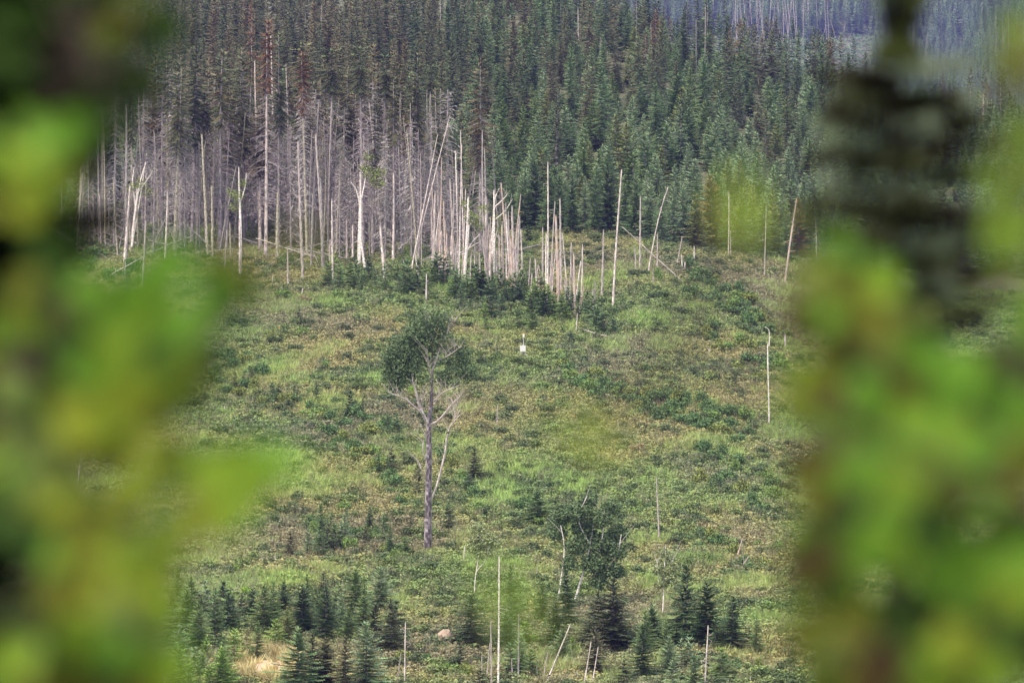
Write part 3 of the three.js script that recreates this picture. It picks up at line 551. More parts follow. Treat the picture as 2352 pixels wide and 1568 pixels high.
const LEAF = { bush: leafMat(0.055, 0.085, 0.034), dark: leafMat(0.035, 0.06, 0.032), bright: leafMat(0.085, 0.135, 0.03), olive: leafMat(0.066, 0.078, 0.032), heath: leafMat(0.105, 0.088, 0.07), aspen: leafMat(0.036, 0.054, 0.036), birch: leafMat(0.064, 0.078, 0.034), greyleaf: leafMat(0.085, 0.1, 0.07) };
const BUSH = [];
for (let i = 0; i < 5; i++) {
  const f = mulberry(800 + i), mb = new MB(), st = new MB();
  for (let k = 0; k < 9; k++) { const a = R(0, 6.28, f), r = R(0, 0.6, f), h = R(0.45, 0.95, f) * (1 - 0.3 * r); leafCloud(mb, Math.cos(a) * r, h * 0.75, Math.sin(a) * r, R(0.22, 0.4, f), R(0.2, 0.34, f), R(0.22, 0.4, f), 75, 0.065, f); tube(st, [V3(Math.cos(a) * r * 0.2, -0.1, Math.sin(a) * r * 0.2), V3(Math.cos(a) * r, h * 0.9, Math.sin(a) * r)], [0.018, 0.006], 3, [0.9, 0.8, 0.7]); }
  BUSH.push([mb.geo(), st.geo()]);
}
const bushProto = new Map();
function bush(u, v, w, h, i, mat, label, group) {
  const g = ground(u, v), s = px(g.D), k = i + mat.uuid; let o;
  if (!bushProto.has(k)) { o = thing('bush', label, 'bush', g.p, group); mesh('foliage', BUSH[i][0], mat, o); mesh('stems', BUSH[i][1], BARK.dark, o); bushProto.set(k, o); } else o = copy(bushProto.get(k), 'bush', label, 'bush', g.p, group);
  o.scale.set(w * s / 1.7, h * s / 1.1, w * s / 1.7); o.rotation.y = R(0, 6);
  return o;
}
{
  const named = [
    [646, 690, 62, 36, 'bush', 'rounded green bush below the left end of the young fir band'], [773, 690, 45, 30, 'bush', 'green bush beside the young fir band, left of the aspen crown'], [695, 775, 40, 30, 'bush', 'leafy bush under the small lone fir'], [567, 825, 36, 30, 'dark', 'small dark bush near the big leaf blur'], [1305, 650, 0, 0], [1640, 690, 150, 45, 'dark', 'wide dark thicket on the right brow of the clear-cut'], [1690, 700, 60, 40, 'bush', 'bush at the right end of the dark thicket'], [1510, 650, 40, 45, 'bush', 'upright green bush under the slanting pole'],
    [1200, 755, 50, 28, 'bush', 'green bush above the white instrument box'], [1285, 818, 50, 20, 'bright', 'bright yellow-green bush right of the white stump'], [1270, 808, 30, 22, 'bush', 'bush just behind the white stump'], [1640, 790, 45, 40, 'dark', 'dark bush left of the curved birch pole'], [1700, 800, 55, 45, 'bush', 'leafy bush next to the curved birch pole'], [1345, 865, 100, 40, 'dark', 'long dark thicket right of the aspen'], [1420, 905, 90, 45, 'dark', 'dark thicket slanting down right of the aspen'], [1500, 945, 110, 50, 'dark', 'broad dark thicket in the middle right slope'], [1590, 960, 110, 50, 'dark', 'dark thicket right end in the middle slope'], [1680, 965, 60, 45, 'dark', 'small dark thicket beneath the curved birch pole'], [1245, 895, 70, 26, 'bush', 'low bush in the grass above the middle yellow blur'],
    [1130, 1028, 35, 28, 'bush', 'round bush right of the dead side stem of the aspen'], [1148, 1055, 45, 26, 'bush', 'second round bush below right of the aspen side stem'], [1200, 1050, 40, 24, 'bush', 'third bush in the row right of the aspen'], [760, 1005, 70, 30, 'dark', 'dark bushes at the left of the aspen trunk'], [800, 1025, 60, 26, 'dark', 'low dark bush left of the aspen trunk'], [855, 1045, 45, 30, 'bush', 'light bush beside the dark young firs left of the aspen'], [450, 1095, 70, 36, 'bush', 'bush beside the leaf blur at the left slope'], [480, 1085, 50, 30, 'bush', 'leafy bush left on the slope above the pale leaf tip'], [370, 1070, 40, 30, 'bush', 'small bush on the left slope near the leaf blur'], [320, 1085, 60, 30, 'dark', 'dark bush left end of the left slope'], [790, 1175, 50, 30, 'bush', 'round green bush left of the aspen foot'],
    [1290, 1110, 60, 26, 'dark', 'dark low bush in the grass right of the aspen'], [1325, 1105, 50, 30, 'dark', 'dark leafy bush above the leaning grey birch'], [1640, 1245, 80, 40, 'dark', 'dark bush right of the tall single post'], [1620, 1235, 60, 55, 'heath', 'purplish grey bare bush right of the tall single post'], [1560, 1175, 40, 20, 'bush', 'small bush right of the tall single post top'], [1450, 1185, 70, 26, 'bush', 'low wide bush left of the tall single post'], [1740, 1260, 40, 26, 'bush', 'small round bush near the two slanting poles'], [1650, 1295, 60, 26, 'dark', 'low dark bush below the purplish one'], [1785, 1270, 50, 40, 'bush', 'bush near the reddish blur at the right'], [540, 1315, 40, 22, 'bright', 'bright small bush left in the lower slope'], [1010, 1500, 70, 36, 'bush', 'bright leafy bush below the tan boulder'], [1030, 1560, 90, 40, 'bush', 'leafy bush at the bottom edge below the tan boulder'], [960, 1530, 90, 40, 'olive', 'olive bush beside the white pole at the bottom'], [1660, 1505, 60, 28, 'bright', 'yellow-green bush right of the dark fir group'], [1690, 1545, 50, 45, 'dark', 'dark round bush at the bottom right'], [1900, 640, 0, 0],
    [200, 590, 90, 40, 'bush', 'leafy bush at the foot of the far left trunks'], [230, 635, 80, 46, 'bush', 'light green bush at the left under the thin trunks'], [110, 660, 80, 40, 'dark', 'dark bush at the far left below the forest'], [660, 620, 60, 50, 'dark', 'dark green bush at the tip of the upper leaf blur'], [800, 700, 30, 20, 'bush', 'small bush over the aspen crown left side'], [345, 660, 60, 28, 'bush', 'low bush below the thin whitish trunks'],
  ];
  named.forEach(([u, v, w, h, m, lab], i) => {
    const k = Math.max(1, Math.round(w / 48));
    for (let j = 0; w && j < k; j++) bush(u + (k > 1 ? (j / (k - 1) - 0.5) * w * 0.75 : 0), v + (k > 1 ? (j % 2) * 9 - 4 : 0), Math.min(w, 62), h * [1, 0.75, 1.1, 0.85][j % 4], (i + j) % 5, LEAF[m], k > 1 ? lab + ', ' + ord(j, k) + ' of its bushes' : lab, null);
  });
  const f = mulberry(33), heaps = new Map(); let n = 0;
  const strips = [[700, 930, 960, 1010, 26, 13, 'left of the aspen limbs'], [850, 1070, 960, 1180, 24, 10, 'beside the aspen trunk'], [480, 820, 620, 860, 14, 6, 'under the lone dark fir'], [1180, 1150, 1290, 1230, 24, 7, 'left of the bushy birch'], [1285, 850, 1430, 910, 20, 18, 'below the young fir band'], [1430, 905, 1720, 985, 34, 38, 'slanting across the middle right'], [1580, 640, 1760, 740, 28, 24, 'along the right brow'], [740, 1000, 900, 1060, 22, 11, 'left of the aspen trunk'], [700, 1190, 930, 1290, 30, 12, 'among loose firs by the aspen foot'], [460, 870, 680, 940, 18, 12, 'right of the big leaf blur'], [1600, 1240, 1760, 1320, 20, 9, 'by the two slanting poles'], [190, 1060, 480, 1100, 18, 13, 'on the left slope'], [1620, 780, 1800, 860, 36, 15, 'left of the curved birch pole'], [1020, 1060, 1110, 1160, 24, 7, 'right of the aspen trunk'], [1600, 1060, 1790, 1150, 44, 18, 'on the lower right slope'], [100, 570, 330, 650, 24, 15, 'at the foot of the far left trunks'], [1440, 1500, 1780, 1560, 20, 10, 'at the bottom right'], [960, 1510, 1100, 1560, 16, 5, 'at the bottom middle']];
  for (const [u0, v0, u1, v1, hw, k, z] of strips) for (let i = 0; i < k; i++) { const t = (i + f()) / k, m = pick(['dark', 'dark', 'bush', 'dark', 'olive'], f), key = 'thicket bushes ' + z; (heaps.get(key) || heaps.set(key, []).get(key)).push([u0 + (u1 - u0) * t, v0 + (v1 - v0) * t + R(-hw, hw, f) + 10, R(42, 76, f), R(28, 52, f), Math.floor(f() * 5), LEAF[m]]); }
  for (let t = 0; t < 9000 && n < 40; t++) {
    const u = R(150, 1900, f), v = R(620, 1540, f), g = ground(u, v); if (!inClearing(g.p.x, g.D)) continue;
    if (N2(g.p.x / 9, g.D / 16, 12) < -0.02 + 0.1 * f()) continue;
    const m = pick(['bush', 'bush', 'dark', 'olive', 'bright', 'heath'], f), k = 360 / g.D, z = u < 700 ? (v < 900 ? 'on the upper left slope' : v < 1150 ? 'on the left slope' : 'on the lower left slope') : u < 1150 ? (v < 950 ? 'around the aspen crown' : 'around the aspen trunk') : u < 1500 ? (v < 950 ? 'below the young fir band' : 'around the leaning grey birch') : (v < 800 ? 'on the right brow' : v < 1050 ? 'right of the dark thickets' : 'on the lower right slope');
    const tone = { bush: 'green', dark: 'dark', olive: 'olive', bright: 'yellow-green', heath: 'purplish bare' }[m];
    const key = 'small ' + tone + ' bushes ' + z; (heaps.get(key) || heaps.set(key, []).get(key)).push([u, v, R(20, 64, f), R(16, 36, f), Math.floor(f() * 5), LEAF[m]]); n++;
  }
  for (const [z, l] of heaps) l.sort((a, b) => a[0] - b[0]).forEach((a, k) => bush(...a, nth(k, l.length) + ' of the ' + z, z));
}
// round green bush perched in the dead stand
bush(1005, 560, 60, 60, 2, LEAF.dark, 'round dark green leafy bush in front of the dead stand trunks', null).position.y += 0;

function limbTree(name, label, base, D, limbs, clumps, bark, leaf, o = {}) {   // limbs: lists of [u, v, width]; clumps: [u, v, r, n]
  const f = mulberry(o.seed || 5), t = thing(name, label, o.category || 'tree', base, o.group), P0 = (u, v, dz = 0) => at(u, v, D).add(V3(0, 0, dz)).sub(base);
  limbs.forEach((l, i) => {
    const mb = new MB(), dz = i ? (o.front ? R(0.6, 1.6, f) : R(-1, 1, f)) * (o.depth ?? 1) : 0, pts = new THREE.CatmullRomCurve3(l.map((q, k) => P0(q[0], q[1], dz * k / l.length * 1.4))).getPoints(l.length * 4), wq = (s) => { const x = s * (l.length - 1), k = Math.min(l.length - 2, Math.floor(x)); return (l[k][2] + (l[k + 1][2] - l[k][2]) * (x - k)) * px(D) / 2 * (i ? o.limbW || 1 : o.trunkW || 1); };
    tube(mb, pts, pts.map((_, k) => wq(k / (pts.length - 1))), i ? 5 : 8);
    if (i && o.twigs) for (let k = 0; k < o.twigs; k++) {                    // fine side twigs
      const s = R(0.3, 1, f), p = pts[Math.floor(s * (pts.length - 1))], L2 = R(0.4, 1.5, f), a = R(-1.2, 1.2, f);
      tube(mb, [p, p.clone().add(V3(Math.sin(a) * L2 * 0.5, L2 * 0.5, R(-0.3, 0.3, f))), p.clone().add(V3(Math.sin(a) * L2 * 1.1, L2, R(-0.6, 0.6, f)))], [0.016, 0.011, 0.005], 3);
    }
    mesh(i ? 'limb' : 'trunk', mb.geo(), i && o.limbBark ? o.limbBark : bark, t);
  });
  const cm = new MB();
  for (const [u, v, r, n] of clumps) { const c = P0(u, v, R(-1, 1, f) * r * px(D) * 0.8), rr = r * px(D); leafCloud(cm, c.x, c.y, c.z, rr, rr * 0.8, rr, Math.round(n * (o.dense || 1.6)), (o.leaf || 0.085) * 1.2, f, 0.35, 0.2); }
  mesh('crown', cm.geo(), leaf, t);
  return t;
}
{
  const a1 = (u, v, w) => [856.6 + u * 0.12346, 689.6 + v * 0.12346, w], a2 = (u, v, w) => [871.1 + u * 0.12346, 871.1 + v * 0.12346, w];
  const g = ground(982, 1268);
  limbTree('aspen_tree', 'tall lone aspen with dark green crown and bare grey limbs in the clear-cut', g.p, g.D, [
    [[982, 1272, 15], [983, 1190, 13], [984, 1100, 12], [985, 1030, 11], [985, 972, 9.5], [990, 930, 7], [992, 880, 4.5], [993, 820, 3], [990, 770, 1.8]],
    [a2(915, 830, 8), a2(840, 700, 6.5), a2(770, 550, 6), a2(720, 350, 5), a2(660, 130, 3.5), a2(615, 0, 2)], [a2(760, 600, 4), a2(640, 500, 3.6), a2(500, 370, 3), a2(280, 280, 2.2), a2(165, 230, 1.2)],
    [a2(960, 830, 4.5), a2(1060, 790, 4.2), a2(1200, 650, 3.8), a2(1310, 510, 3.2), a2(1410, 400, 2.6), a2(1480, 350, 2.2), a2(1530, 240, 1.2)], [a2(1210, 650, 2), a2(1400, 560, 1.6), a2(1455, 480, 1.3), a2(1440, 410, 0.9)],
    [a2(985, 420, 3), a2(1100, 330, 2.6), a2(1220, 220, 2.2), a2(1400, 150, 1.8), a2(1540, 70, 1)], [a2(1010, 520, 2), a2(1060, 400, 1.8), a2(1130, 220, 1.5), a2(1150, 40, 1)], [a2(790, 560, 2.4), a2(790, 420, 2), a2(830, 300, 1.6), a2(840, 100, 1.2)],
    [[992, 1144, 3.6], [1002, 1118, 4], [1014, 1075, 4], [1023, 1035, 4], [1027, 1005, 3.6], [1034, 980, 3], [1045, 966, 2.2], [1058, 950, 1.2]], [[1034, 980, 2], [1044, 962, 1.6], [1050, 954, 0.9]],
    [[974, 1105, 2.4], [970, 1085, 2], [968, 1062, 1.4]], [[978, 1055, 3], [972, 1035, 2.8], [975, 1000, 2.5], [980, 985, 2]],
    [a1(1100, 1300, 4), a1(1180, 1100, 3.4), a1(1260, 850, 2.8), a1(1380, 620, 2.2), a1(1420, 420, 1.6), a1(1480, 290, 1)], [a1(1080, 1420, 3), a1(1030, 1150, 2.6), a1(1010, 900, 2)], [a1(1230, 1120, 2.2), a1(1400, 1030, 1.8), a1(1660, 850, 1)], [a1(1270, 880, 1.8), a1(1330, 980, 1.6), a1(1480, 860, 1.2), a1(1560, 830, 0.8)], [a1(1400, 600, 1.6), a1(1460, 480, 1.3), a1(1500, 380, 0.8)],
    [a1(1050, 880, 2.4), a1(1090, 780, 2), a1(1130, 700, 1.4)], [a1(1000, 600, 2), a1(985, 400, 2.6), a1(990, 200, 2)],
  ], [
    a1(1050, 190, 26).concat(230), a1(850, 260, 24).concat(170), a1(1280, 230, 24).concat(180), a1(880, 480, 30).concat(480), a1(1180, 470, 30).concat(450), a1(760, 580, 24).concat(300), a1(1330, 620, 22).concat(160), a1(560, 790, 32).concat(560), a1(800, 820, 28).concat(420), a1(430, 1000, 26).concat(400), a1(650, 1080, 30).concat(480), a1(860, 1050, 24).concat(260),
    a1(420, 1330, 22).concat(260), a1(600, 1340, 24).concat(320), a1(760, 1230, 20).concat(200), a1(1500, 1000, 24).concat(190), a1(1690, 1180, 22).concat(280), a1(1660, 920, 18).concat(150), a1(1560, 740, 20).concat(140), a1(1300, 1380, 18).concat(150), a1(1450, 1280, 18).concat(140), a1(1150, 800, 18).concat(110), a1(1020, 680, 22).concat(200), a1(960, 1400, 16).concat(70), a1(450, 1500, 18).concat(130), a1(360, 1180, 20).concat(180), a1(1750, 1330, 18).concat(120), a1(350, 900, 18).concat(120), a1(1500, 1450, 12).concat(50),
  ].map(([u, v, r, n]) => [u + (u - 985) * 0.06, v + 12, r * 1.32, Math.round(n * 1.5)]), BARK.dark, LEAF.aspen, { seed: 12, category: 'aspen tree', limbBark: BARK.pale, twigs: 11, limbW: 1.25, trunkW: 1.2, depth: 1.6, leaf: 0.078, dense: 1.7, front: true });
}
{
  const g = ground(1350, 1395, 270), c = (u, v, r, n) => { const [a, b] = tileH(u, v); return [a, b, r, n]; }, l = (u, v, w) => { const [a, b] = tileH(u, v); return [a, b, w]; };
  limbTree('birch_tree', 'bushy grey-green birch with two leaning pale stems above the bottom firs', g.p, g.D, [
    [l(880, 1060, 5), l(920, 930, 5), l(960, 790, 4.5), l(1000, 620, 3), l(1030, 450, 2)], [l(780, 1010, 3), l(805, 850, 3.4), l(825, 650, 3.2), l(800, 500, 2)], [l(1060, 700, 3), l(1090, 520, 2.4), l(1095, 400, 1.6)], [l(1000, 640, 3), l(920, 450, 2.4), l(980, 300, 1.4)], [l(1050, 870, 4), l(1180, 700, 3), l(1210, 560, 2)],
  ], [c(990, 330, 24, 260), c(900, 420, 28, 330), c(800, 450, 26, 330), c(780, 560, 24, 260), c(960, 540, 34, 520), c(1080, 450, 30, 320), c(1140, 380, 26, 260), c(1060, 620, 34, 520), c(1190, 560, 28, 330), c(1160, 680, 32, 460), c(900, 640, 28, 320), c(1020, 760, 32, 460), c(1130, 800, 28, 360), c(860, 760, 24, 200), c(1060, 880, 26, 300), c(1180, 820, 22, 200), c(970, 420, 24, 200)], B, LEAF.aspen, { seed: 31, category: 'birch tree', twigs: 2, leaf: 0.085, dense: 2.8 });
  const small = (u, v, stem, cl, lab, seed, leaf) => { const q = tileH(u, v), gg = ground(q[0], q[1], 270); limbTree('young_birch', lab, gg.p, gg.D, stem.map((s) => s.map((p) => l(...p))), cl.map((p) => c(...p)), B, leaf, { seed, category: 'birch tree', twigs: 6, leaf: 0.07, dense: 4 }); };
  small(1490, 1110, [[[1490, 1110, 3], [1497, 950, 2.8], [1505, 740, 2], [1512, 640, 1]], [[1500, 900, 2], [1540, 800, 1.4], [1570, 700, 0.8]], [[1498, 920, 2], [1460, 830, 1.3], [1450, 720, 0.8]]], [[1510, 700, 20, 130], [1560, 770, 22, 150], [1540, 860, 20, 140], [1470, 800, 18, 110], [1590, 900, 18, 110], [1480, 900, 16, 70]], 'slender white-stemmed young birch with loose pale crown left of the dark fir pair', 61, LEAF.greyleaf);
  small(215, 1000, [[[215, 1000, 3], [220, 880, 2.6], [240, 740, 2], [270, 560, 1.2]], [[225, 820, 2], [300, 720, 1.6], [310, 640, 1]]], [[240, 520, 24, 150], [300, 600, 26, 200], [230, 620, 24, 160], [270, 690, 22, 130], [360, 620, 20, 110]], 'pale-stemmed young birch with a loose grey crown below the aspen', 62, LEAF.greyleaf);
}
// birches of the stand
{
  const q = (u, v, w) => [725.9 + u * 0.33951, 435.6 + v * 0.33951, w], d = (u, v, w) => [72.6 + u * 0.33951, 363 + v * 0.33951, w];
  const mk = (foot, limbs, clumps, lab, seed) => { const g = ground(...foot); limbTree('birch_tree', lab, g.p, g.D, limbs, clumps, B, LEAF.birch, { seed, category: 'birch tree', twigs: 4, leaf: 0.09 }); };
  mk([824, 612], [[q(290, 505, 8), q(298, 330, 7), q(300, 100, 5), q(298, -120, 2.5)], [q(300, 120, 4), q(270, 0, 3), q(235, -50, 2)], [q(305, 60, 4), q(330, -60, 2.5), q(340, -150, 1.4)]], [[838, 385, 16, 90], [850, 400, 22, 170], [868, 420, 20, 150], [845, 360, 16, 70], [875, 395, 16, 90]].map((x) => x), 'white birch with yellow-green foliage in the middle of the dead stand', 71);
  mk([551, 640], [[d(1408, 830, 8), d(1410, 430, 6), d(1402, 200, 3), d(1400, 60, 1.6)], [d(1404, 320, 3), d(1440, 200, 2), d(1450, 100, 1)]], [[545, 450, 18, 130], [540, 475, 18, 120], [556, 420, 14, 70], [530, 440, 14, 60]], 'white-stemmed birch with sparse olive leaves left in the dead stand', 72);
  mk([1065, 650], [[q(1000, 640, 6), q(1020, 400, 5.5), q(1035, 200, 4), q(1025, 60, 2)], [q(1015, 430, 3), q(1060, 350, 2.4), q(1110, 300, 1.4)], [q(1030, 260, 3), q(1065, 200, 1.6)]], [[1085, 500, 22, 170], [1100, 520, 18, 120], [1070, 470, 16, 80], [1110, 480, 16, 80]], 'crooked white birch with small green leaves left of the big brown-topped spruce', 73);
  mk([1130, 600], [[q(1190, 500, 5), q(1200, 200, 4.5), q(1210, 60, 3), q(1240, -10, 1.6)], [q(1205, 120, 3), q(1270, 60, 2), q(1300, 20, 1)], [q(1215, 200, 2.6), q(1280, 140, 2), q(1330, 60, 1)]], [[1140, 500, 16, 60], [1150, 530, 14, 50]], 'bare forked birch right of the big brown-topped spruce', 74);
  mk([306, 600], [[d(676, 600, 5), d(700, 350, 4), d(735, 150, 3), d(770, 30, 1.4)], [d(700, 330, 3), d(680, 150, 2), d(690, 60, 1)], [d(720, 230, 2.4), d(790, 130, 1.6), d(820, 80, 0.8)]], [[320, 420, 18, 110], [335, 440, 18, 110], [300, 430, 14, 60]], 'thin leaning birch with loose olive twigs on the left', 75);
  mk([505, 560], [[d(1270, 560, 5), d(1275, 300, 4), d(1290, 100, 2)]], [[510, 255, 26, 260], [490, 262, 22, 200], [530, 268, 20, 150], [480, 290, 18, 110], [500, 310, 20, 120]], 'green leafy tree crown between the shaggy spruce and the red-topped spruce', 76);
}
// the curved birch pole and other single posts
snag('birch_pole', [1767, 978], [1767, 790], 4.5, B, 'white curved birch pole standing at the right of the clear-cut', 'dead tree', null, { top: 0.6, jag: 0, stubs: 0, bend: 0.02 });
{
  const g = ground(1767, 978), D = g.D, mb = new MB(), b = g.p, q = (u, v) => at(u, v, D).sub(b), pts = new THREE.CatmullRomCurve3([q(1767, 795), q(1768, 770), q(1766, 757), q(1761, 752), q(1756, 751)]).getPoints(14);
  tube(mb, pts, pts.map((_, i) => 0.05 * (1.1 - i / 18)), 5); const o = scene.getObjectByName('birch_pole'); mesh('bent_top', mb.geo(), B, o);
}
[
  [1468, 625, 1453, 178, 5, S, 'tall single bare post on the lower right slope'], [1980, 760, 2030, 595, 5, T, 'longer of two slanting poles on the lower right slope'], [2010, 805, 2070, 718, 5, S, 'shorter of two slanting poles on the lower right slope'], [375, 1640, 390, 720, 6, B, 'tall white pole rising from the bottom edge beside the wide fir'], [333, 1640, 328, 1150, 5, S, 'grey pole just left of the tall white pole at the bottom'], [298, 1560, 320, 1300, 4, S, 'short leaning pole left of the tall white bottom pole'],
  [268, 1545, 265, 1385, 4, S, 'shortest pole in the cluster left of the tall white bottom pole'], [513, 1600, 517, 1105, 5, G, 'grey hook-topped pole right of the tall white bottom pole'], [690, 1600, 865, 1175, 5, P, 'white pole leaning right at the bottom edge'], [950, 1620, 1005, 1295, 4, P, 'white slanting pole below the leaning grey birch, left of a pair'], [1005, 1620, 1055, 1330, 4, P, 'white slanting pole below the leaning grey birch, right of a pair'], [1772, 1640, 1800, 1185, 5, P, 'bleached pole with dangling twigs before the dark fir pair'], [475, 1560, 468, 1415, 4, S, 'short grey pole next to the hook-topped pole'],
  [680, 1560, 710, 1360, 4, S, 'short grey pole left of the white leaning bottom pole'], [640, 1560, 640, 1450, 3, G, 'tiny grey pole left of the white leaning bottom pole'], [915, 1580, 915, 1490, 3, S, 'stub of a pole at the bottom edge under the leaning birch'], [140, 765, 150, 645, 4, P, 'short white post left of the loose grey young birch'], [632, 865, 645, 780, 2, S, 'thin short stick in the yellow grass right of the young birch'], [490, 820, 490, 765, 2, S, 'tiny upright stick in the yellow grass'], [2085, 1600, 2085, 1525, 3, P, 'small white stick at the bottom right edge'], [1215, 1580, 1215, 1530, 3, P, 'small white stick at the bottom edge in the middle'],
].forEach(([bu, bv, tu, tv, w, m, lab]) => snag('dead_pole', tileH(bu, bv), tileH(tu, tv), w, m, lab, 'dead tree', null, { stubs: lab.includes('dangling') ? 18 : 3, at: null }));
snag('dead_pole', tileG(1880, 1600), tileG(1887, 1165), 5, P, 'single white pole beside the sandy clearing at the bottom', 'dead tree', null);
snag('dead_pole', tileG(1826, 1600), tileG(1858, 1370), 3, S, 'thin grey pole left of the single white bottom pole', 'dead tree', null);
snag('dead_pole', [1141, 985], [1143, 930], 3.4, S, 'short grey post standing alone right of the aspen limbs', 'dead tree', null);
snag('dead_pole', [177, 1115], [186, 1030], 4, P, 'thin whitish post at the far left of the slope', 'dead tree', null);
snag('dead_pole', [1420, 1000], [1420, 962], 2, P, 'tiny thin post in the yellow blurred grass', 'dead tree', null);
snag('dead_pole', [1803, 655], [1829, 459], 6, T, 'crooked pale snag before the black-green fir at the right forest edge', 'dead tree', null, { bend: 0.03 });
snag('dead_pole', [1756, 640], [1760, 474], 3, S, 'thin straight snag left of the crooked one at the right forest edge', 'dead tree', null);
snag('dead_pole', [1673, 590], [1675, 442], 3.6, P, 'pale snag seen through the yellow-green leaf blur', 'dead tree', null, { bend: 0.02 });
snag('dead_pole', [1679, 592], [1678, 530], 3, S, 'second shorter stem inside the yellow-green leaf blur', 'dead tree', null);
snag('dead_pole', [1877, 640], [1874, 500], 2.5, S, 'faint thin snag beside the blurred dark fir', 'dead tree', null);
// stumps
[[1274, 822, 1279, 808, 6, 'slanting white stump in the grass right of the instrument box'], [1553, 1215, 1553, 1206, 6, 'small white stump right of the tall single post'], [1474, 1372, 1475, 1360, 4, 'curved white stump below the young birch'], [1739, 1372, 1739, 1362, 7, 'pale double stump on the lower right slope'], [631, 1297, 631, 1279, 5, 'white stump standing left on the lower slope'], [1353, 1069, 1353, 1063, 4, 'tiny white stump in the grass right of the aspen'], [1638, 686, 1638, 677, 6, 'white stump under the dark thicket on the right brow'], [1629, 813, 1629, 803, 5, 'white stump left of the curved birch pole'], [806, 1345, 808, 1325, 4, 'white stump behind the single dark sapling'], [515, 945, 517, 938, 9, 'weathered stump near the big leaf blur'], [1568, 624, 1566, 587, 4, 'taller of two broken stubs at the right forest edge'], [1572, 624, 1574, 603, 4, 'shorter of two broken stubs at the right forest edge'], [848, 782, 848, 772, 3, 'small white stump left of the aspen crown top'], [1804, 800, 1804, 770, 5, 'faint pale stump beside the right leaf blur'], [691, 680, 695, 664, 4, 'orange-brown split stump below the dead stand']]
  .forEach(([bu, bv, tu, tv, w, lab]) => snag('stump', [bu, bv + 2], [tu, tv], w, P, lab, 'stump', null, { top: 0.8, stubs: 1, bend: 0 }));

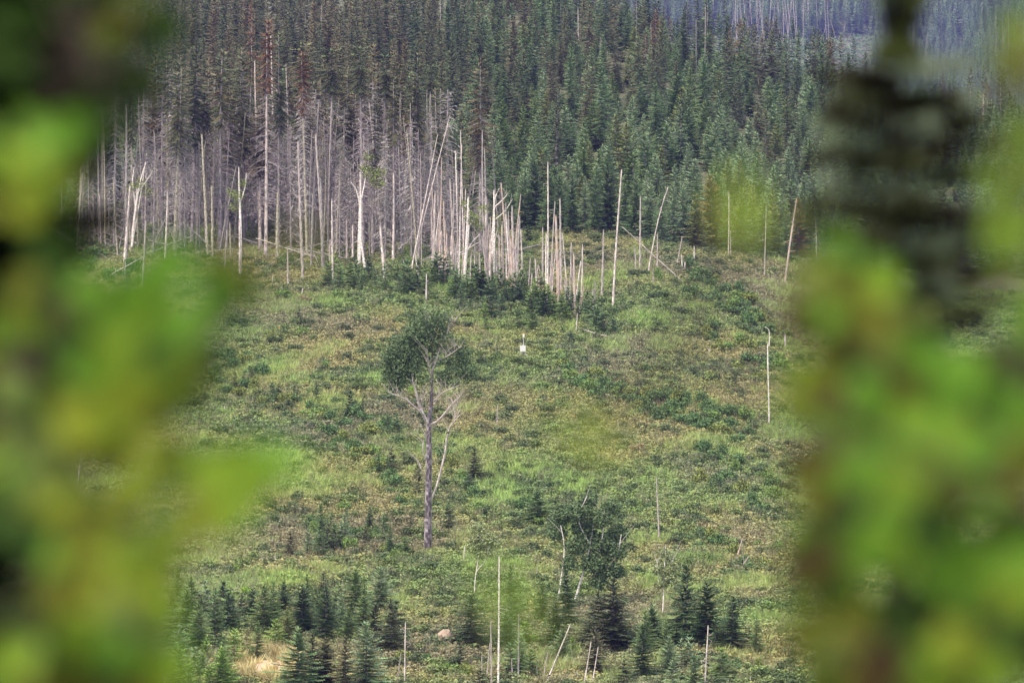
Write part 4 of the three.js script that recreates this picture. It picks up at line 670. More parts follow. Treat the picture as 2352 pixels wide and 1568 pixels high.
// ---------------------------------------------------------------- young firs in the clear-cut
{
  const one = (foot, top, i, tone, lab, wide = 1, name = 'young_fir', kind) => {
    const g = ground(foot[0], foot[1]), h = (foot[1] - top[1]) * px(g.D), k = kind || (h > 2.6 ? OPEN : SMALL);
    conifer(k, i % k.length, FIR[tone], BARK.grey, name, lab, 'fir tree', g.p, h, null, wide);
  };
  const listG = [
    [310, 1300, 330, 940, 'greyed'], [400, 1320, 410, 930, 'green'], [600, 1330, 600, 930, 'teal'], [690, 1230, 690, 950, 'dark'], [480, 1360, 480, 1000, 'green'], [780, 1180, 780, 960, 'dull'], [1190, 1260, 1130, 900, 'dark'], [1350, 1290, 1330, 910, 'dark'], [1050, 1080, 1035, 910, 'teal'], [850, 1180, 850, 930, 'dark'], [930, 1230, 930, 910, 'green'],
    [880, 1400, 880, 1150, 'green'], [1010, 1340, 1010, 1130, 'lime'], [1500, 1300, 1490, 1060, 'green'], [1605, 1200, 1600, 990, 'teal'], [1680, 1345, 1680, 1030, 'dull'], [1790, 1365, 1755, 1000, 'dull'], [725, 1440, 720, 1200, 'lime'], [640, 1420, 640, 1230, 'teal'], [350, 1400, 350, 1170, 'blue'], [540, 1430, 540, 1250, 'lime'], [1090, 1330, 1090, 1050, 'olive'],
  ].sort((a, b) => a[0] - b[0]);
  const n = listG.length;
  listG.forEach(([bu, bv, tu, tv, c], i) => one(tileG(bu, bv + 15), tileG(tu, tv), i, c, (i < 12 ? WORDS[i] + ' from left' : WORDS[n - 1 - i] + ' from right') + ' of firs behind the sandy patch, ' + ({ dark: 'blackish', dull: 'dull dark', teal: 'deep green', green: 'green', lime: 'light green', blue: 'bluish', greyed: 'greyish', olive: 'olive' })[c], 1.4));
  const low = [[1160, 1680, 1165, 1200, 'teal', 'bluish fir right of the sandy clearing at the bottom'], [1255, 1640, 1260, 1230, 'dull', 'slim dull fir right of the bluish bottom fir'], [1340, 1620, 1360, 1260, 'greyed', 'thin greyish fir with a bare stem at the bottom edge'], [1480, 1680, 1500, 1250, 'greyed', 'half-dead brownish fir at the bottom edge'], [1620, 1640, 1610, 1160, 'blue', 'grey-blue fir in front of the fir group'], [1070, 1640, 1075, 1480, 'teal', 'low fir at the bottom edge before the sand'], [420, 1640, 420, 1400, 'lime', 'light green fir at the bottom inside the leaf blur'], [560, 1640, 560, 1440, 'lime', 'second light green fir at the bottom by the leaf blur'], [680, 1620, 690, 1450, 'lime', 'third light green fir at the bottom by the leaf blur'], [300, 1640, 300, 1420, 'lime', 'light green fir half hidden by the bottom leaf blur']];
  low.forEach(([bu, bv, tu, tv, c, lab], i) => one(tileG(bu, bv), tileG(tu, tv), i + 2, c, lab, 1.4));
  const listH = [[200, 1310, 190, 960, 'dark', 'wide dark fir right of the tan boulder', 1.45], [120, 1460, 110, 1270, 'dark', 'small dark fir below the tan boulder', 1.2], [460, 1190, 455, 770, 'green', 'narrow pointed fir behind the tall white bottom pole', 0.9], [430, 1330, 430, 1080, 'teal', 'fir at the foot of the narrow pointed one', 1.1], [830, 1180, 815, 800, 'dark', 'dark fir left of the leaning birch stems', 1.1], [680, 1150, 680, 890, 'green', 'light fir between the narrow one and the birch', 1.0], [1160, 1330, 1170, 850, 'dull', 'wide dull fir under the bushy birch', 1.3], [1060, 1300, 1060, 960, 'dull', 'second dull fir under the bushy birch', 1.2], [1640, 1310, 1635, 770, 'dark', 'tallest dark spruce of the lower right group', 1.0],
    [1780, 1320, 1765, 880, 'dark', 'dark spruce with broad top right of the tallest one', 1.15], [1960, 1340, 1940, 980, 'dark', 'dense dark fir rightmost of the lower right group', 1.25], [1350, 1540, 1350, 1180, 'dark', 'dark fir with a brown stem at the bottom under the birch', 1.0], [1030, 1500, 1040, 1180, 'greyed', 'greyish fir behind the white slanting pair', 1.1], [1620, 1470, 1620, 1270, 'blue', 'blue-grey small fir under the tallest dark spruce', 1.1], [1420, 1300, 1420, 1060, 'teal', 'deep green fir left of the tallest dark spruce', 1.4], [1510, 1330, 1510, 1150, 'dark', 'dark low fir between birch and dark spruces', 1.4], [880, 1360, 900, 1250, 'lime', 'light green small fir under the leaning pole', 1.1], [1560, 1640, 1550, 1400, 'blue', 'blue-grey fir at the bottom edge right', 1.2], [1700, 1620, 1700, 1370, 'teal', 'deep green fir behind the bleached pole with twigs', 1.2], [2080, 1350, 2080, 1200, 'dull', 'small dull fir right of the dense dark one', 1.3], [570, 1300, 570, 1150, 'lime', 'pale small fir right of the hook-topped pole', 1.2], [760, 1340, 760, 1180, 'green', 'green small fir by the leaning bottom pole', 1.2], [250, 1620, 250, 1480, 'dull', 'low dull fir at the bottom edge by the pole cluster', 1.4], [1230, 1600, 1230, 1420, 'dull', 'low dull fir at the bottom edge in the middle', 1.4],
    [1180, 1330, 1250, 1010, 'dull', 'drooping dull fir right under the bushy birch', 1.1], [645, 480, 640, 255, 'teal', 'lone bluish fir in the grass left of the bushy birch', 1.3], [215, 190, 210, -20, 'dull', 'dull fir below right of the aspen side stem', 1.2], [170, 280, 170, 160, 'teal', 'low bluish fir under the dull fir near the aspen', 1.4], [330, 620, 0, 0]];
  listH.forEach(([bu, bv, tu, tv, c, lab, w], i) => { if (lab) one(tileH(bu, bv + 25), tileH(tu, tv), i + 1, c, lab, w * 1.3); });
  const f = mulberry(55), band = [];
  for (const [n2, u0, u1, v0, v1, h0, h1, z] of [[34, 385, 915, 1400, 1478, 62, 118, 'packed firs of the lower left clump'], [10, 400, 530, 1545, 1600, 60, 110, 'pale firs along the bottom left edge'], [18, 1150, 1740, 1470, 1570, 60, 115, 'packed firs of the lower right clump']]) {
    const l = []; for (let k = 0; k < n2; k++) { const u = R(u0, u1, f), v = R(v0, v1, f); if (u > 530 && u < 700 && v > 1468) continue; l.push([u, v, R(h0, h1, f), pick(z[1] === 'a' && z[0] === 'p' && z[2] === 'l' ? ['lime', 'green', 'blue'] : ['dark', 'teal', 'green', 'dull', 'green', 'blue'], f)]); }
    l.sort((a, b) => a[0] - b[0]).forEach(([u, v, h, c], i) => one([u, v], [u + R(-3, 3, f), v - h], i, c, nth(i, l.length) + ' of the ' + z, 1.35));
  }
  // band of young firs below the dead stand
  for (let k = 0; k < 76; k++) { const t = (k + f()) / 76, u = 740 + 640 * t, v = 650 + 105 * t * t * 0.9 + R(-12, 34, f) * (0.6 + 0.5 * t), h = R(30, 70, f) * (t > 0.3 && t < 0.85 ? 1.2 : 1); band.push([u, v, h, pick(['teal', 'dark', 'green', 'teal', 'green', 'green', 'lime'], f)]); }
  band.push([1114, 764, 70, 'lime'], [1125, 735, 100, 'dark'], [1060, 715, 66, 'teal'], [1190, 760, 58, 'green'], [1290, 770, 52, 'green'], [1225, 768, 60, 'green']);
  band.sort((a, b) => a[0] - b[0]).forEach(([u, v, h, c], i) => {
    const m = band.length, nm = nth(i, m);
    one([u, v], [u, v - h], i, c, nm + ' of young firs banded below the stand, ' + ({ teal: 'deep green', dark: 'blackish', green: 'fresh green', lime: 'light green' })[c] + (nm === 'middle' ? ' ' + ['tall', 'wide', 'slim', 'low', 'bushy', 'small', 'pointed', 'dense', 'round', 'short'][i % 10] : ''), 1.25, 'young_fir', SMALL);
  });
  // saplings scattered over the slope
  const sc = [[686, 748, 36, 'dark', 'small lone dark fir above the leafy bush on the left slope'], [805, 965, 56, 'dark', 'dark fir sapling, left of the pair left of the aspen'], [832, 970, 42, 'dark', 'dark fir sapling, right of the pair left of the aspen'], [578, 885, 30, 'dull', 'dark upright sapling near the big leaf blur'], [640, 930, 38, 'dark', 'dark sapling in the left row, wider one'], [625, 920, 34, 'teal', 'sapling left of the wider dark one'], [727, 930, 38, 'dark', 'dark sapling right end of the left row'], [800, 1365, 36, 'dark', 'single dark round sapling on the lower slope'], [1030, 1220, 54, 'dark', 'round-topped small dark fir right of the aspen foot'], [665, 1290, 56, 'greyed', 'slim greyish fir sapling on the lower left slope'], [890, 1000, 40, 'teal', 'bluish sapling right of the dark pair'], [910, 1005, 44, 'teal', 'second bluish sapling right of the dark pair'], [900, 1090, 50, 'dull', 'dull sapling left beside the aspen trunk'], [870, 1095, 40, 'teal', 'low bluish sapling left of the aspen trunk'], [960, 1140, 60, 'dull', 'dull leafy fir just left of the aspen trunk'], [1310, 795, 30, 'teal', 'small bluish fir right of the young fir band'], [1385, 770, 50, 'teal', 'bluish fir at the right end of the band below posts'], [1410, 775, 40, 'teal', 'low bluish fir next to the bleached log'], [1382, 720, 30, 'dark', 'small dark fir between the two tall thin posts'], [1214, 560, 36, 'dark', 'small dark fir before the forest edge right of the stand'], [560, 890, 30, 'teal', 'low sapling nearest the big leaf blur'], [540, 900, 34, 'dull', 'dull sapling at the edge of the big leaf blur'], [945, 1225, 36, 'dull', 'bushy dull sapling left of the aspen foot'], [1080, 1130, 34, 'dull', 'low dull sapling right of the aspen trunk']];
  sc.forEach(([u, v, h, c, lab], i) => one([u, v], [u, v - h * 1.25], i, c, lab, 1.3, 'young_fir', SMALL));
  const lowr = []; for (let k = 0; k < 20; k++) lowr.push([R(690, 935, f), R(1225, 1300, f), R(35, 80, f), pick(['teal', 'teal', 'green', 'dull', 'blue'], f)]);
  lowr.sort((a, b) => a[0] - b[0]).forEach(([u, v, h, c], i) => one([u, v], [u, v - h], i, c, WORDS[i] + ' from left of loose firs beside the aspen foot, ' + ({ teal: 'deep green', green: 'fresh green', dull: 'dull', blue: 'bluish' })[c], 1.1));
}

// ---------------------------------------------------------------- ground cover of the clear-cut
{
  const f = mulberry(7), herb = [], grass = new MB(), twig = new MB();
  for (let i = 0; i < 2; i++) { const m = new MB(), g = mulberry(900 + i); leafCloud(m, 0, 0.2, 0, 0.34, 0.26, 0.34, 34, 0.08, g, 0.2, 0.1); herb.push(m.geo()); }
  { const g = mulberry(910); for (let i = 0; i < 26; i++) { const a = R(0, 6.28, g), r = R(0, 0.22, g), h = R(0.3, 0.75, g), b = V3(Math.cos(a) * r, -0.05, Math.sin(a) * r), w = 0.022; grass.tri(b.clone().add(V3(-w, 0, w)), b.clone().add(V3(w, 0, -w)), b.clone().add(V3(Math.cos(a) * h * 0.5, h, Math.sin(a) * h * 0.5)), shade(g, 0.3, 0.12)); } }
  { const g = mulberry(911); for (let i = 0; i < 22; i++) { const a = R(0, 6.28, g), h = R(0.4, 1.0, g), b = V3(R(-0.15, 0.15, g), -0.05, R(-0.15, 0.15, g)), w = 0.014; twig.tri(b.clone().add(V3(-w, 0, 0)), b.clone().add(V3(w, 0, 0)), b.clone().add(V3(Math.cos(a) * h * 0.4, h, Math.sin(a) * h * 0.4)), shade(g, 0.4, 0.1)); } leafCloud(twig, 0, 0.42, 0, 0.3, 0.3, 0.3, 14, 0.06, g, 0.4, 0.2); }
  const sets = [[], [], [], []], lump = [];
  const C = (r, g, b) => rgb(r, g, b);
  const olive = C(0.110, 0.122, 0.046), rusty = C(0.150, 0.128, 0.064), green = C(0.085, 0.118, 0.042), bright = C(0.135, 0.2, 0.05), dark = C(0.045, 0.068, 0.032), heath = C(0.10, 0.09, 0.062), straw = C(0.24, 0.20, 0.10);
  const lush = [[760, 935, 70, 22], [690, 880, 70, 14], [600, 860, 50, 12], [1000, 1035, 110, 26], [1200, 1090, 90, 24], [1150, 1140, 80, 24], [880, 1000, 60, 18], [640, 1075, 90, 26], [1600, 1300, 70, 16], [1720, 1350, 70, 16], [1320, 1120, 60, 20], [700, 1120, 100, 30], [1400, 800, 40, 12], [1490, 740, 60, 14], [660, 1340, 80, 16], [860, 880, 40, 12]];
  const sandU = 610, sandV = 1530;
  for (let t = 0; t < 330000; t++) {
    const d = 285 + 320 * Math.pow(f(), 0.8), u = R(-90, 2440, f), x = (u - 1176) * K * d;
    if (d > edgeD(u) + (u < 1160 ? 30 : 12)) continue;
    const p = on(x, d), v = 784 - p.y / (K * d); if (v > 1640) continue;
    const n1 = N2(x / 13, d / 24, 20) + 0.5 * N2(x / 5, d / 9, 21), n2 = N2(x / 7, d / 13, 22) + 0.6 * N2(x / 2.6, d / 4.5, 23), n3 = N2(x / 20, d / 36, 24);
    let l = 0; for (const [a, b, w, h] of lush) { const q = ((u - a) / w) ** 2 + ((v - b) / h) ** 2; if (q < 4) l = Math.max(l, Math.exp(-q)); }
    const sand = ((u - sandU) / 62) ** 2 + ((v - sandV) / 30) ** 2; if (sand < 0.8 && f() > 0.1) continue;
    const c = olive.clone(); let kind = f() < 0.5 ? 0 : 1;
    if (n1 > 0.02) c.lerp(rusty, Math.min(0.6, (n1 - 0.02) * 1.6)); else c.lerp(green, Math.min(0.9, (0.05 - n1) * 2.2));
    if (n2 > 0.32) { c.lerp(dark, Math.min(0.8, (n2 - 0.32) * 3.2)); }
    if (n3 < -0.22) c.lerp(heath, Math.min(0.7, (-0.22 - n3) * 4));
    if (n2 < -0.42 && f() < 0.6) { c.lerp(bright, 0.35); kind = 2; }
    if (l > 0.2 + 0.3 * n2) { c.lerp(bright, Math.min(0.55, l * 0.7)); if (f() < 0.5) kind = 2; }
    if (sand < 1.8) { c.lerp(straw, 0.8); kind = 2; }
    if (f() < 0.06) { kind = 3; c.lerp(heath, 0.6); }
    if (t % 34 === 0 && n2 > -0.1) lump.push([p, R(0.6, 1.5, f), f() * 6, c.clone().lerp(f() < 0.6 ? dark : green, 0.8).multiplyScalar(R(1.1, 1.9, f))]);
    const b = R(0.8, 1.22, f); c.multiplyScalar(b * 1.95);
    const s = R(0.7, 1.35, f) * (n2 > 0.3 ? 1.25 : 1) * (kind === 2 ? 1.1 : 1);
    sets[kind].push([p, s, f() * 6.28, c, R(0.75, 1.25, f)]);
  }
  const m4 = new THREE.Matrix4(), q4 = new THREE.Quaternion();
  [['herb', herb[0], 'low olive and rust-tinted herbs covering the clear-cut'], ['herb', herb[1], 'low olive and rust-tinted herbs covering the clear-cut'], ['grass', grass, 'tufts of grass, brightest in lush strips across the clear-cut'], ['dry_stalks', twig, 'thin dry stalks and raspberry canes scattered in the clear-cut']].forEach(([n, g, lab], i) => {
    const im = new THREE.InstancedMesh(g instanceof MB ? g.geo() : g, plantMat({}), sets[i].length);
    sets[i].forEach(([p, s, a, c, sy], j) => { im.setMatrixAt(j, m4.compose(p, q4.setFromAxisAngle(UP, a), V3(s, s * sy, s))); im.setColorAt(j, c); });
    im.name = numbered(n); im.castShadow = im.receiveShadow = true; tag(im, lab, n.replace('_', ' '), null, 'stuff'); scene.add(im);
  });
  console.log('cover', sets.map((s) => s.length), lump.length);
  for (let i = 0; i < 3; i++) {
    const l = lump.filter((_, j) => j % 3 === i), im = new THREE.InstancedMesh(BUSH[i][0], plantMat({}), l.length);
    l.forEach(([p, s, a, c], j) => { im.setMatrixAt(j, m4.compose(p, q4.setFromAxisAngle(UP, a), V3(s, s * 0.8, s))); im.setColorAt(j, c); });
    im.name = numbered('undergrowth'); im.castShadow = im.receiveShadow = true; tag(im, 'knee-high leafy undergrowth dotted over the clear-cut', 'undergrowth', null, 'stuff'); scene.add(im);
  }
  // pale grass of the far clearing
  const fg = []; for (let t = 0; t < 9000; t++) { const d = R(2380, 3050, f), u = R(1380, 2080, f), x = (u - 1176) * K * d, p = on(x, d); fg.push([p, R(4, 7, f), f() * 6, C(R(0.14, 0.2, f), R(0.2, 0.27, f), R(0.1, 0.14, f))]); }
  const im = new THREE.InstancedMesh(herb[0], plantMat({}), fg.length);
  fg.forEach(([p, s, a, c], j) => { im.setMatrixAt(j, m4.compose(p, q4.setFromAxisAngle(UP, a), V3(s, s * 0.5, s))); im.setColorAt(j, c); });
  im.name = 'far_clearing_grass'; tag(im, 'pale green open ground on the far hill behind the ridge', 'grass', null, 'stuff'); scene.add(im);
  // sandy spot
  const mb = new MB(), g = ground(sandU, sandV), n = 16, cI = mb.v(on(g.p.x, g.D).add(V3(0, 0.06, 0)), [1, 1, 1], 0, 0);
  for (let r = 1; r <= 3; r++) for (let i = 0; i < n; i++) { const a = i / n * 6.283, k = r / 3 * (1 + 0.2 * Math.sin(a * 3 + 1)), x = g.p.x + Math.cos(a) * 2.3 * k, d = g.D + Math.sin(a) * 3.4 * k; mb.v(on(x, d).add(V3(0, 0.06, 0)), [R(0.85, 1.1, f), R(0.85, 1.05, f), 1], x, d); }
  for (let i = 0; i < n; i++) { const j = (i + 1) % n; mb.i.push(cI, 1 + i, 1 + j); for (let r = 0; r < 2; r++) mb.i.push(1 + r * n + i, 1 + (r + 1) * n + i, 1 + (r + 1) * n + j, 1 + r * n + i, 1 + (r + 1) * n + j, 1 + r * n + j); }
  tag(mesh('sand_path', mb.geo(), std({ color: rgb(0.36, 0.28, 0.18), roughness: 1 }), scene), 'small patch of bare sandy track behind the bottom firs', 'path', null, 'structure');
}
// boulders
{
  const rock = (u, v, w, h, col, lab, seed) => {
    const g = ground(u, v), s = px(g.D), geo = new THREE.IcosahedronGeometry(1, 3), p = geo.attributes.position, c = [], f = mulberry(seed);
    for (let i = 0; i < p.count; i++) { const q = V3().fromBufferAttribute(p, i), k = 1 + 0.35 * noise.noise(q.x * 1.2 + seed, q.y * 1.2, q.z * 1.2) + 0.12 * noise.noise(q.x * 4, q.y * 4 + seed, q.z * 4); p.setXYZ(i, q.x * k, Math.max(-0.5, q.y * k), q.z * k); const e = 1 + 0.5 * noise.noise(q.x * 5, q.y * 5, q.z * 5 + seed); c.push(e, e * (1 - 0.12 * f()), e * (1 - 0.15 * f())); }
    geo.setAttribute('color', new THREE.Float32BufferAttribute(c, 3)); geo.computeVertexNormals();
    const o = thing('boulder', lab, 'boulder', g.p); o.scale.set(w * s / 2, h * s / 1.4, w * s / 2); mesh('rock', geo, std({ color: col, roughness: 0.95 }), o);
  };
  rock(1022, 1478, 46, 44, rgb(0.31, 0.245, 0.195), 'tan pink boulder in the grass right of the bottom fir group', 3);
  rock(562, 1512, 26, 34, rgb(0.28, 0.27, 0.27), 'grey boulder at the left end of the sandy clearing', 8);
}
// instrument on a tripod
{
  const g = ground(1201, 821), s = px(g.D), t = thing('weather_station', 'white instrument box on a tripod with a mast and orange-capped sensor', 'weather station', g.p);
  const white = std({ color: rgb(0.5, 0.5, 0.5), roughness: 0.7 }), metal = std({ color: rgb(0.5, 0.5, 0.52), roughness: 0.5, metalness: 0.3 }), orange = std({ color: rgb(0.8, 0.32, 0.03) }), col = [1, 1, 1];
  const colour = (geo) => { geo.setAttribute('color', new THREE.Float32BufferAttribute(new Array(geo.attributes.position.count * 3).fill(1), 3)); return geo; };
  const box = mesh('box', colour(new THREE.BoxGeometry(13 * s, 14 * s, 0.35)), white, t); box.position.set(0, 21 * s, 0.1);
  const mast = new MB(); tube(mast, [V3(0.05, 10 * s, -0.1), V3(0.05, 49 * s, -0.1)], [0.032, 0.028], 8, col); mesh('mast', mast.geo(), metal, t);
  const sensor = mesh('sensor', colour(new THREE.CylinderGeometry(2.1 * s, 2.5 * s, 6.5 * s, 12)), white, t); sensor.position.set(2 * s, 50 * s, 0);
  const cap = mesh('cap', colour(new THREE.CylinderGeometry(1.4 * s, 2.1 * s, 2 * s, 12)), orange, t); cap.position.set(2 * s, 54.2 * s, 0);
  for (const [a, b] of [[-13, 0.5], [-6, 1.2], [1, -0.6], [13, 0.3]]) { const m = new MB(); tube(m, [V3(0.02, 14 * s, 0), V3(a * s, 0.1, b)], [0.03, 0.03], 6, col); mesh('leg', m.geo(), metal, t); }
}
// survey stakes
[[641, 767, 10, 'white stake with an orange tip left on the slope above the small bushes'], [680, 842, 5, 'short orange stake on the left slope below the small dark bush'], [600, 918, 8, 'orange-tipped stake among saplings near the big leaf blur'], [1360, 1086, 4, 'tiny orange stake in the grass right of the aspen'], [684, 836, 4, 'tiny pale stake beside the short orange one'], [744, 865, 4, 'tiny orange stake in the grass left of the aspen crown']].forEach(([u, v, h, lab]) => {
  const g = ground(u, v), s = px(g.D), t = thing('survey_stake', lab, 'stake', g.p), a = new MB(), b = new MB();
  const H = h * s + 0.25; tube(a, [V3(0, -0.1, 0), V3(0, H * 0.7, 0)], [0.045, 0.045], 5); tube(b, [V3(0, H * 0.7, 0), V3(0.02, H, 0)], [0.055, 0.055], 5);
  mesh('stick', a.geo(), BARK.pale, t); mesh('orange_tip', b.geo(), std({ color: rgb(0.75, 0.17, 0.04) }), t);
});

// ---------------------------------------------------------------- blurred plants close to the lens
{
  const leafGeo = (seed) => {                                              // pointed, folded, slightly toothed leaf of unit length
    const f = mulberry(seed), mb = new MB(), n = 8, W = (s) => 0.36 * Math.pow(Math.sin(Math.PI * Math.pow(s, 0.8)), 0.8), bend = R(0.1, 0.35, f), fold = R(0.1, 0.3, f);
    const row = [];
    for (let i = 0; i <= n; i++) { const s = i / n, w = W(s) * (1 + (i % 2 ? 0.06 : -0.04)), y = s - 0.5, z = -bend * (s - 0.3) * (s - 0.3); row.push([V3(-w, y, z + w * fold), V3(0, y, z), V3(w, y, z + w * fold)]); }
    for (let i = 0; i < n; i++) for (let k = 0; k < 2; k++) mb.quad(row[i][k], row[i][k + 1], row[i + 1][k + 1], row[i + 1][k], shade(f, 0.06, 0.03));
    return mb.geo();
  };
  const LG = [1, 2, 3, 4].map((i) => leafGeo(60 + i));
  const lm = (r, g, b, t = 0.4) => new THREE.MeshPhysicalMaterial({ color: rgb(r * 0.78, g * 0.78, b * 0.62), vertexColors: true, roughness: 0.9, specularIntensity: 0.3, transmission: t, thickness: 0, side: THREE.DoubleSide });
  const TN = { Y: lm(0.26, 0.32, 0.03), V: lm(0.185, 0.30, 0.025), G: lm(0.115, 0.26, 0.022), D: lm(0.016, 0.042, 0.003, 0.15), E: lm(0.15, 0.21, 0.06), O: lm(0.13, 0.14, 0.012), N: lm(0.05, 0.03, 0.012, 0.2), B: lm(0.22, 0.29, 0.07) };
  const bark = std({ color: rgb(0.035, 0.022, 0.014), roughness: 1 });
  const plant = (name, label, cat, root, branches, sr = 1) => {
    const f = mulberry(Math.round(Math.abs(root.x) * 1000)), o = thing(name, label, cat, root);
    const stem = new MB(), topY = sr < 1 ? -0.9 : 0.9; tube(stem, [V3(0, -0.3, 0), V3(0.02, 0.9, -0.02), V3(-0.01, -root.y * 0.7, 0.03), V3(0.02, -root.y + topY * 0.4, 0)], [0.02 * sr, 0.016 * sr, 0.012 * sr, 0.006 * sr], 7); mesh('stem', stem.geo(), bark, o);
    for (const br of branches) {
      const pts = br.leaves.map(([u, v, , , , D]) => at(u, v, D || br.D)), c = pts.reduce((a, p) => a.add(p), V3(0, 0, 0)).divideScalar(pts.length);
      const from = V3(0, Math.min(-root.y + 0.2, Math.max(0.4, c.y - root.y - 0.35)), 0), b = new THREE.Group(); b.name = 'branch'; o.add(b);
      const mb = new MB(), mid = c.clone().sub(root).add(V3(0, -0.02, -0.04)); tube(mb, new THREE.CatmullRomCurve3([from, from.clone().lerp(mid, 0.5).add(V3(0, 0.04, 0)), mid]).getPoints(8), [0.006, 0.006, 0.0055, 0.005, 0.0045, 0.004, 0.0035, 0.003, 0.002].map((r) => r * (sr < 1 ? 0.2 : 1)), 5);
      const many = br.leaves.flatMap(([u, v, size, tone, ang, D]) => [0, 1, 2, 3].slice(0, size > 120 && !D ? 4 : 1).map((k) => { const z = size > 120 && !D ? 0.52 : 1, j = z < 1 ? size * 0.36 : 0; return [u + R(-j, j, f), v + R(-j, j, f), size * z * R(0.85, 1.15, f), k >= 2 && f() < 0.4 ? pick(['G', 'O', 'V', 'D'], f) : tone, k ? null : ang, D]; }));
      many.forEach(([u, v, size, tone, ang, D], i) => {
        const d = (D || br.D) + R(-0.25, 0.25, f), p = at(u, v, d).sub(root), m = mesh('leaf', LG[i % 4], TN[tone], b); m.position.copy(p); const s = size * px(d); m.scale.set(s, s, s);
        m.rotation.set(R(-0.7, 0.35, f), R(-0.6, 0.6, f), ang !== undefined && ang !== null ? ang : R(-2.6, 2.6, f));
        tube(mb, [mid, mid.clone().lerp(p, 0.6).add(V3(0, -0.008, -0.006)), p.clone().add(V3(0, 0, -0.004))], [0.0018, 0.0014, 0.001], 3);
      });
      mesh('twig', mb.geo(), bark, b);
    }
    return o;
  };
  const fill = (f, n, poly, tones, s0, s1, D0, D1) => { const out = []; for (let i = 0; i < n; i++) { const [u0, u1, v0, v1] = pick(poly, f); out.push([R(u0, u1, f), R(v0, v1, f), R(s0, s1, f), pick(tones, f), null, R(D0, D1, f)]); } return out; };
  const f = mulberry(1234);
  plant('broadleaf_sapling', 'blurred yellow-green broadleaf sapling close to the lens along the left side', 'sapling', on(-0.75, 4.2), [
    { D: 4, leaves: [[55, 365, 250, 'V', 0.4], [15, 425, 220, 'Y', -0.7], [100, 320, 170, 'G', 1.2], [20, 310, 180, 'G'], [110, 400, 150, 'G', 2]] },
    { D: 4.1, leaves: [[105, 5, 200, 'D'], [325, 30, 190, 'D', 0.9], [290, 110, 180, 'D', 0.5], [20, 80, 200, 'D'], [225, 20, 200, 'D'], [260, 250, 150, 'D', 0.3], [230, 300, 130, 'D']] },
    { D: 3.9, leaves: [[470, 700, 270, 'G', -1.0], [545, 655, 190, 'D', -0.75], [520, 690, 170, 'G', -1.1], [390, 740, 240, 'G', -0.8], [250, 800, 270, 'V', 0.3], [200, 715, 200, 'G', -1.2], [310, 860, 250, 'V', 0.8], [425, 820, 220, 'D', 0.2], [440, 870, 150, 'D', 3.0], [330, 940, 250, 'Y', -1.1], [385, 915, 190, 'Y', -0.6], [240, 935, 240, 'Y', 1.4], [300, 780, 240, 'V', -0.4], [200, 860, 230, 'G', 0.2]] },
    { D: 4.2, leaves: [[90, 845, 220, 'E', 0.4], [35, 760, 220, 'O', 1], [60, 955, 230, 'E', -0.6], [20, 1005, 220, 'V', 0.3], [125, 1005, 230, 'O', 1.2], [30, 700, 190, 'O'], [150, 950, 200, 'D'], [60, 610, 190, 'D', 0.3], [100, 570, 180, 'D', -0.9]] },
    { D: 3.7, leaves: [[575, 1100, 250, 'V', -1.15], [640, 1080, 118, 'V', -1.2], [610, 1070, 110, 'V', -1.0], [660, 1055, 90, 'G', -1.1], [460, 1145, 260, 'V', -1.3], [520, 1120, 230, 'Y', -1.25], [330, 1180, 240, 'Y', -1.5], [150, 1200, 220, 'Y', 0.4], [70, 1120, 200, 'E', 1.1], [250, 1280, 240, 'Y', -0.7], [340, 1250, 200, 'V', -0.9], [160, 1290, 220, 'O', 0.5], [240, 1230, 220, 'Y', 1.2], [395, 1215, 180, 'O', -1.2]] },
    { D: 4.0, leaves: [[200, 1395, 250, 'E', 0.6], [300, 1420, 230, 'E', -0.8], [330, 1500, 220, 'V', 0.9], [30, 1470, 230, 'V', -0.2], [135, 1520, 250, 'D', 1.3], [250, 1520, 230, 'O', -1], [340, 1560, 200, 'O'], [20, 1560, 220, 'V'], [180, 1590, 230, 'O'], [300, 1340, 220, 'E', 1], [380, 1450, 180, 'G', -0.6], [220, 1460, 230, 'G', 0.2]] },
    { D: 4.9, leaves: fill(f, 60, [[0, 330, 720, 1000], [0, 100, 1020, 1240], [100, 300, 1270, 1560], [130, 330, 700, 960]], ['O', 'D', 'D', 'D', 'N'], 190, 260, 4.6, 5.4) },
  ]);
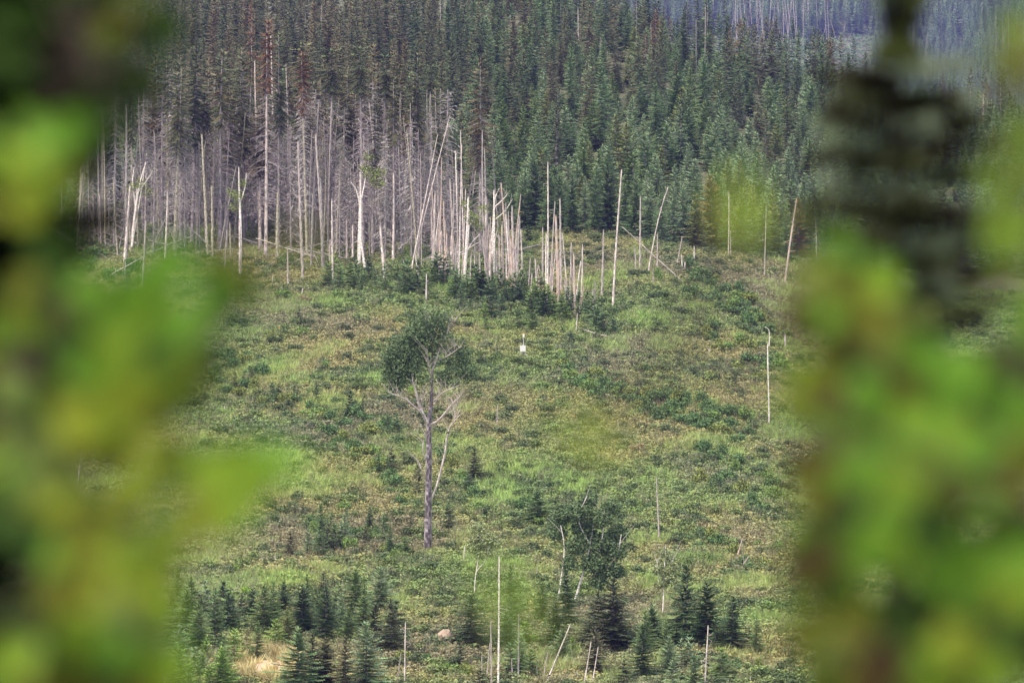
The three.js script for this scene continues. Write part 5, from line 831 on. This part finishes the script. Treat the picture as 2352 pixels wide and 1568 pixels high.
  plant('broadleaf_sapling', 'blurred bright green broadleaf sapling close to the lens at the lower right', 'sapling', on(0.72, 4.1), [
    { D: 4.1, leaves: [[1900, 685, 175, 'B', 0.6], [1890, 720, 140, 'B', -0.6], [1965, 600, 190, 'G', 0.9], [1920, 745, 170, 'O', 1.5], [1970, 790, 240, 'O', -0.5], [2075, 770, 250, 'E', 1.1], [2170, 805, 250, 'G', 0.4], [2125, 880, 240, 'G', -0.8], [1870, 830, 180, 'Y', -0.4], [1900, 890, 210, 'V', 0.7], [2035, 940, 230, 'O', -1.1], [2120, 960, 230, 'O', 1.1], [1955, 975, 230, 'G', 0.2], [1990, 860, 220, 'O', 0.7], [1940, 650, 150, 'O'], [1830, 700, 120, 'N', 0.3], [1840, 740, 120, 'N', -0.4]] },
    { D: 3.8, leaves: [[2080, 1090, 270, 'G', 0.5], [1950, 1080, 220, 'G', -0.7], [2180, 1070, 230, 'O', 1.1], [1990, 1190, 250, 'G', 0.9], [2100, 1190, 260, 'V', -0.5], [1960, 1280, 230, 'G', -1], [2060, 1310, 260, 'D', 0.6], [2160, 1290, 250, 'G', 1.2], [1890, 1080, 150, 'N', 0.4], [1870, 1130, 160, 'O', 1.2], [1900, 1190, 170, 'G', -0.4], [2040, 1020, 240, 'V', -1.2], [2150, 1010, 220, 'G', 0.6]] },
    { D: 3.9, leaves: [[2270, 1410, 260, 'Y', 0.4], [2150, 1460, 260, 'Y', -0.9], [2060, 1430, 240, 'D', 0.9], [2205, 1530, 250, 'V', 0.2], [2320, 1340, 230, 'V', 1.1], [1885, 1510, 220, 'O', -0.4], [1990, 1530, 220, 'N', 0.8], [1850, 1335, 130, 'N', 1.3], [1830, 1310, 110, 'N', 0.9], [2080, 1530, 230, 'D', -0.2], [2320, 1530, 240, 'D', 0.7], [2340, 1220, 230, 'G', -0.8], [1930, 1420, 200, 'G', 0.4], [1880, 1440, 160, 'E', 1.4], [1960, 1370, 200, 'D', 0.2]] },
    { D: 3.6, leaves: [[2340, 60, 190, 'O', 0.2], [2350, 150, 170, 'O', 1], [2348, 450, 190, 'V', -0.4], [2345, 590, 220, 'V', 0.8], [2345, 780, 230, 'G', -0.9], [2348, 960, 230, 'G', 0.4], [2355, 330, 170, 'V', 0.3], [2345, 1070, 220, 'O', 0.9]] },
    { D: 2.7, leaves: [[1705, 490, 120, 'Y', 0.1], [1700, 440, 90, 'V', -0.5], [1715, 540, 80, 'V', 0.7], [1350, 1000, 100, 'Y', 0.8], [1310, 985, 70, 'Y', 0.2], [1395, 1020, 70, 'Y', -0.4]] },
    { D: 4.8, leaves: fill(f, 60, [[1900, 2190, 850, 1100], [1900, 2190, 1100, 1560], [2310, 2352, 850, 1560], [1940, 2352, 1420, 1560]], ['O', 'D', 'D', 'N', 'D'], 180, 240, 4.5, 5.2) },
  ]);
  plant('leafy_shoot', 'faint blurred leafy shoot in front of the dead stand foot', 'shoot', on(-0.35, 2.9), [{ D: 2.8, leaves: [[685, 560, 95, 'O', 0.2], [690, 590, 60, 'O', 1]] }], 0.1);
  plant('leafy_shoot', 'faint blurred green shoot in front of the lower middle slope', 'shoot', on(0.02, 2.7), [{ D: 2.7, leaves: [[1145, 1340, 90, 'V', 0.2], [1250, 1440, 90, 'V', 0.9], [1180, 1420, 80, 'V', -0.6], [760, 1085, 70, 'V', -1.2]] }], 0.1);

  // needle trees close by
  const needle = (seed, dark) => (mb, o, dir, len, f, nl, step, col) => {
    const n = Math.max(6, Math.round(len / step)), side = V3(-dir.z, 0, dir.x).normalize();
    for (let i = 0; i <= n; i++) { const p = o.clone().addScaledVector(dir, len * i / n); for (let k = 0; k < 4; k++) { const a = R(0, 6.28, f), t = side.clone().multiplyScalar(Math.cos(a)).addScaledVector(UP, Math.sin(a) * 0.7).addScaledVector(dir, 0.55).normalize(), w = nl * 0.09; mb.tri(p.clone().addScaledVector(dir, -w), p.clone().addScaledVector(dir, w), p.clone().addScaledVector(t, nl * R(0.7, 1.2, f)), col()); } }
  };
  const shoot = needle();
  const nearFir = (name, label, root, D, top, profile, mats, dens, nl, seed, maxSide = 1) => {
    const f = mulberry(seed), o = thing(name, label, 'fir tree', root), m = new MB(), axis = at(top[0], top[1], D).sub(root), H = axis.y;
    tube(m, [V3(0, -0.3, 0), V3(axis.x * 0.4, H * 0.5, axis.z * 0.5), axis], [0.045, 0.03, 0.004], 7); mesh('trunk', m.geo(), bark, o);
    for (let v = top[1]; v < profile[profile.length - 1][0]; v += dens) {
      const half = curve(profile.map((p) => p[0]), profile.map((p) => p[1]), v) * px(D), c = at(top[0] + R(-6, 6, f), v, D).sub(root), n = maxSide > 1 ? 5 : 8, wm = pick(mats, f);
      for (let k = 0; k < n; k++) {
        const a = (k + R(-0.3, 0.3, f)) / n * 6.28, len = half * R(0.7, 1.15, f), mb = new MB(), mat = f() < 0.6 ? wm : pick(mats, f), el = R(-0.15, 0.3, f), dir = V3(Math.cos(a) * Math.cos(el), Math.sin(el), Math.sin(a) * Math.cos(el)), s2 = V3(-dir.z, 0, dir.x), col = () => shade(f, 0.3, 0.1);
        tube(mb, [c, c.clone().addScaledVector(dir, len)], [0.004, 0.0015], 4, [0.6, 0.4, 0.3]);
        shoot(mb, c.clone().addScaledVector(dir, len * 0.1), dir, len * 0.95, f, nl, 0.006, col);
        for (let j = 1; j <= 4; j++) for (const sg of [-1, 1]) { const d2 = dir.clone().addScaledVector(s2, sg * 0.9).normalize(); shoot(mb, c.clone().addScaledVector(dir, len * j / 5), d2, len * 0.36 * (1.2 - j / 6), f, nl, 0.007, col); }
        mesh('branch', mb.geo(), mat, o);
      }
    }
  };
  const nm = (r, g, b) => plantMat({ color: rgb(r, g, b) });
  nearFir('young_fir', 'blurred dark young fir top close to the lens on the right', on((2065 - 1176) * K * 7.6, 7.6), 7.6, [2065, -90], [[-90, 20], [0, 52], [60, 28], [110, 16], [140, 80], [170, 150], [300, 190], [420, 215], [600, 235], [900, 240], [1300, 260]], [nm(0.11, 0.135, 0.04), nm(0.15, 0.19, 0.12), nm(0.06, 0.068, 0.03), nm(0.016, 0.011, 0.006), nm(0.18, 0.22, 0.155)], 44, 0.026, 5, 2);
  nearFir('spruce_tree', 'blurred blackish spruce boughs close to the lens at the upper left', on((-170 - 1176) * K * 6, 6), 6, [-170, -700], [[-700, 100], [-300, 340], [0, 500], [150, 480], [300, 430], [600, 350], [900, 280], [1400, 260], [1700, 240]], [nm(0.010, 0.016, 0.005), nm(0.006, 0.009, 0.003), nm(0.012, 0.02, 0.008)], 34, 0.034, 6);
}

// ---------------------------------------------------------------- render
const renderer = new THREE.WebGLRenderer({ antialias: true });
renderer.toneMapping = THREE.LinearToneMapping; renderer.toneMappingExposure = EXPOSURE;
renderer.shadowMap.enabled = true; renderer.shadowMap.type = THREE.PCFSoftShadowMap;
renderer.setSize(1024, 682);
document.body.appendChild(renderer.domElement);
renderer.render(scene, camera);
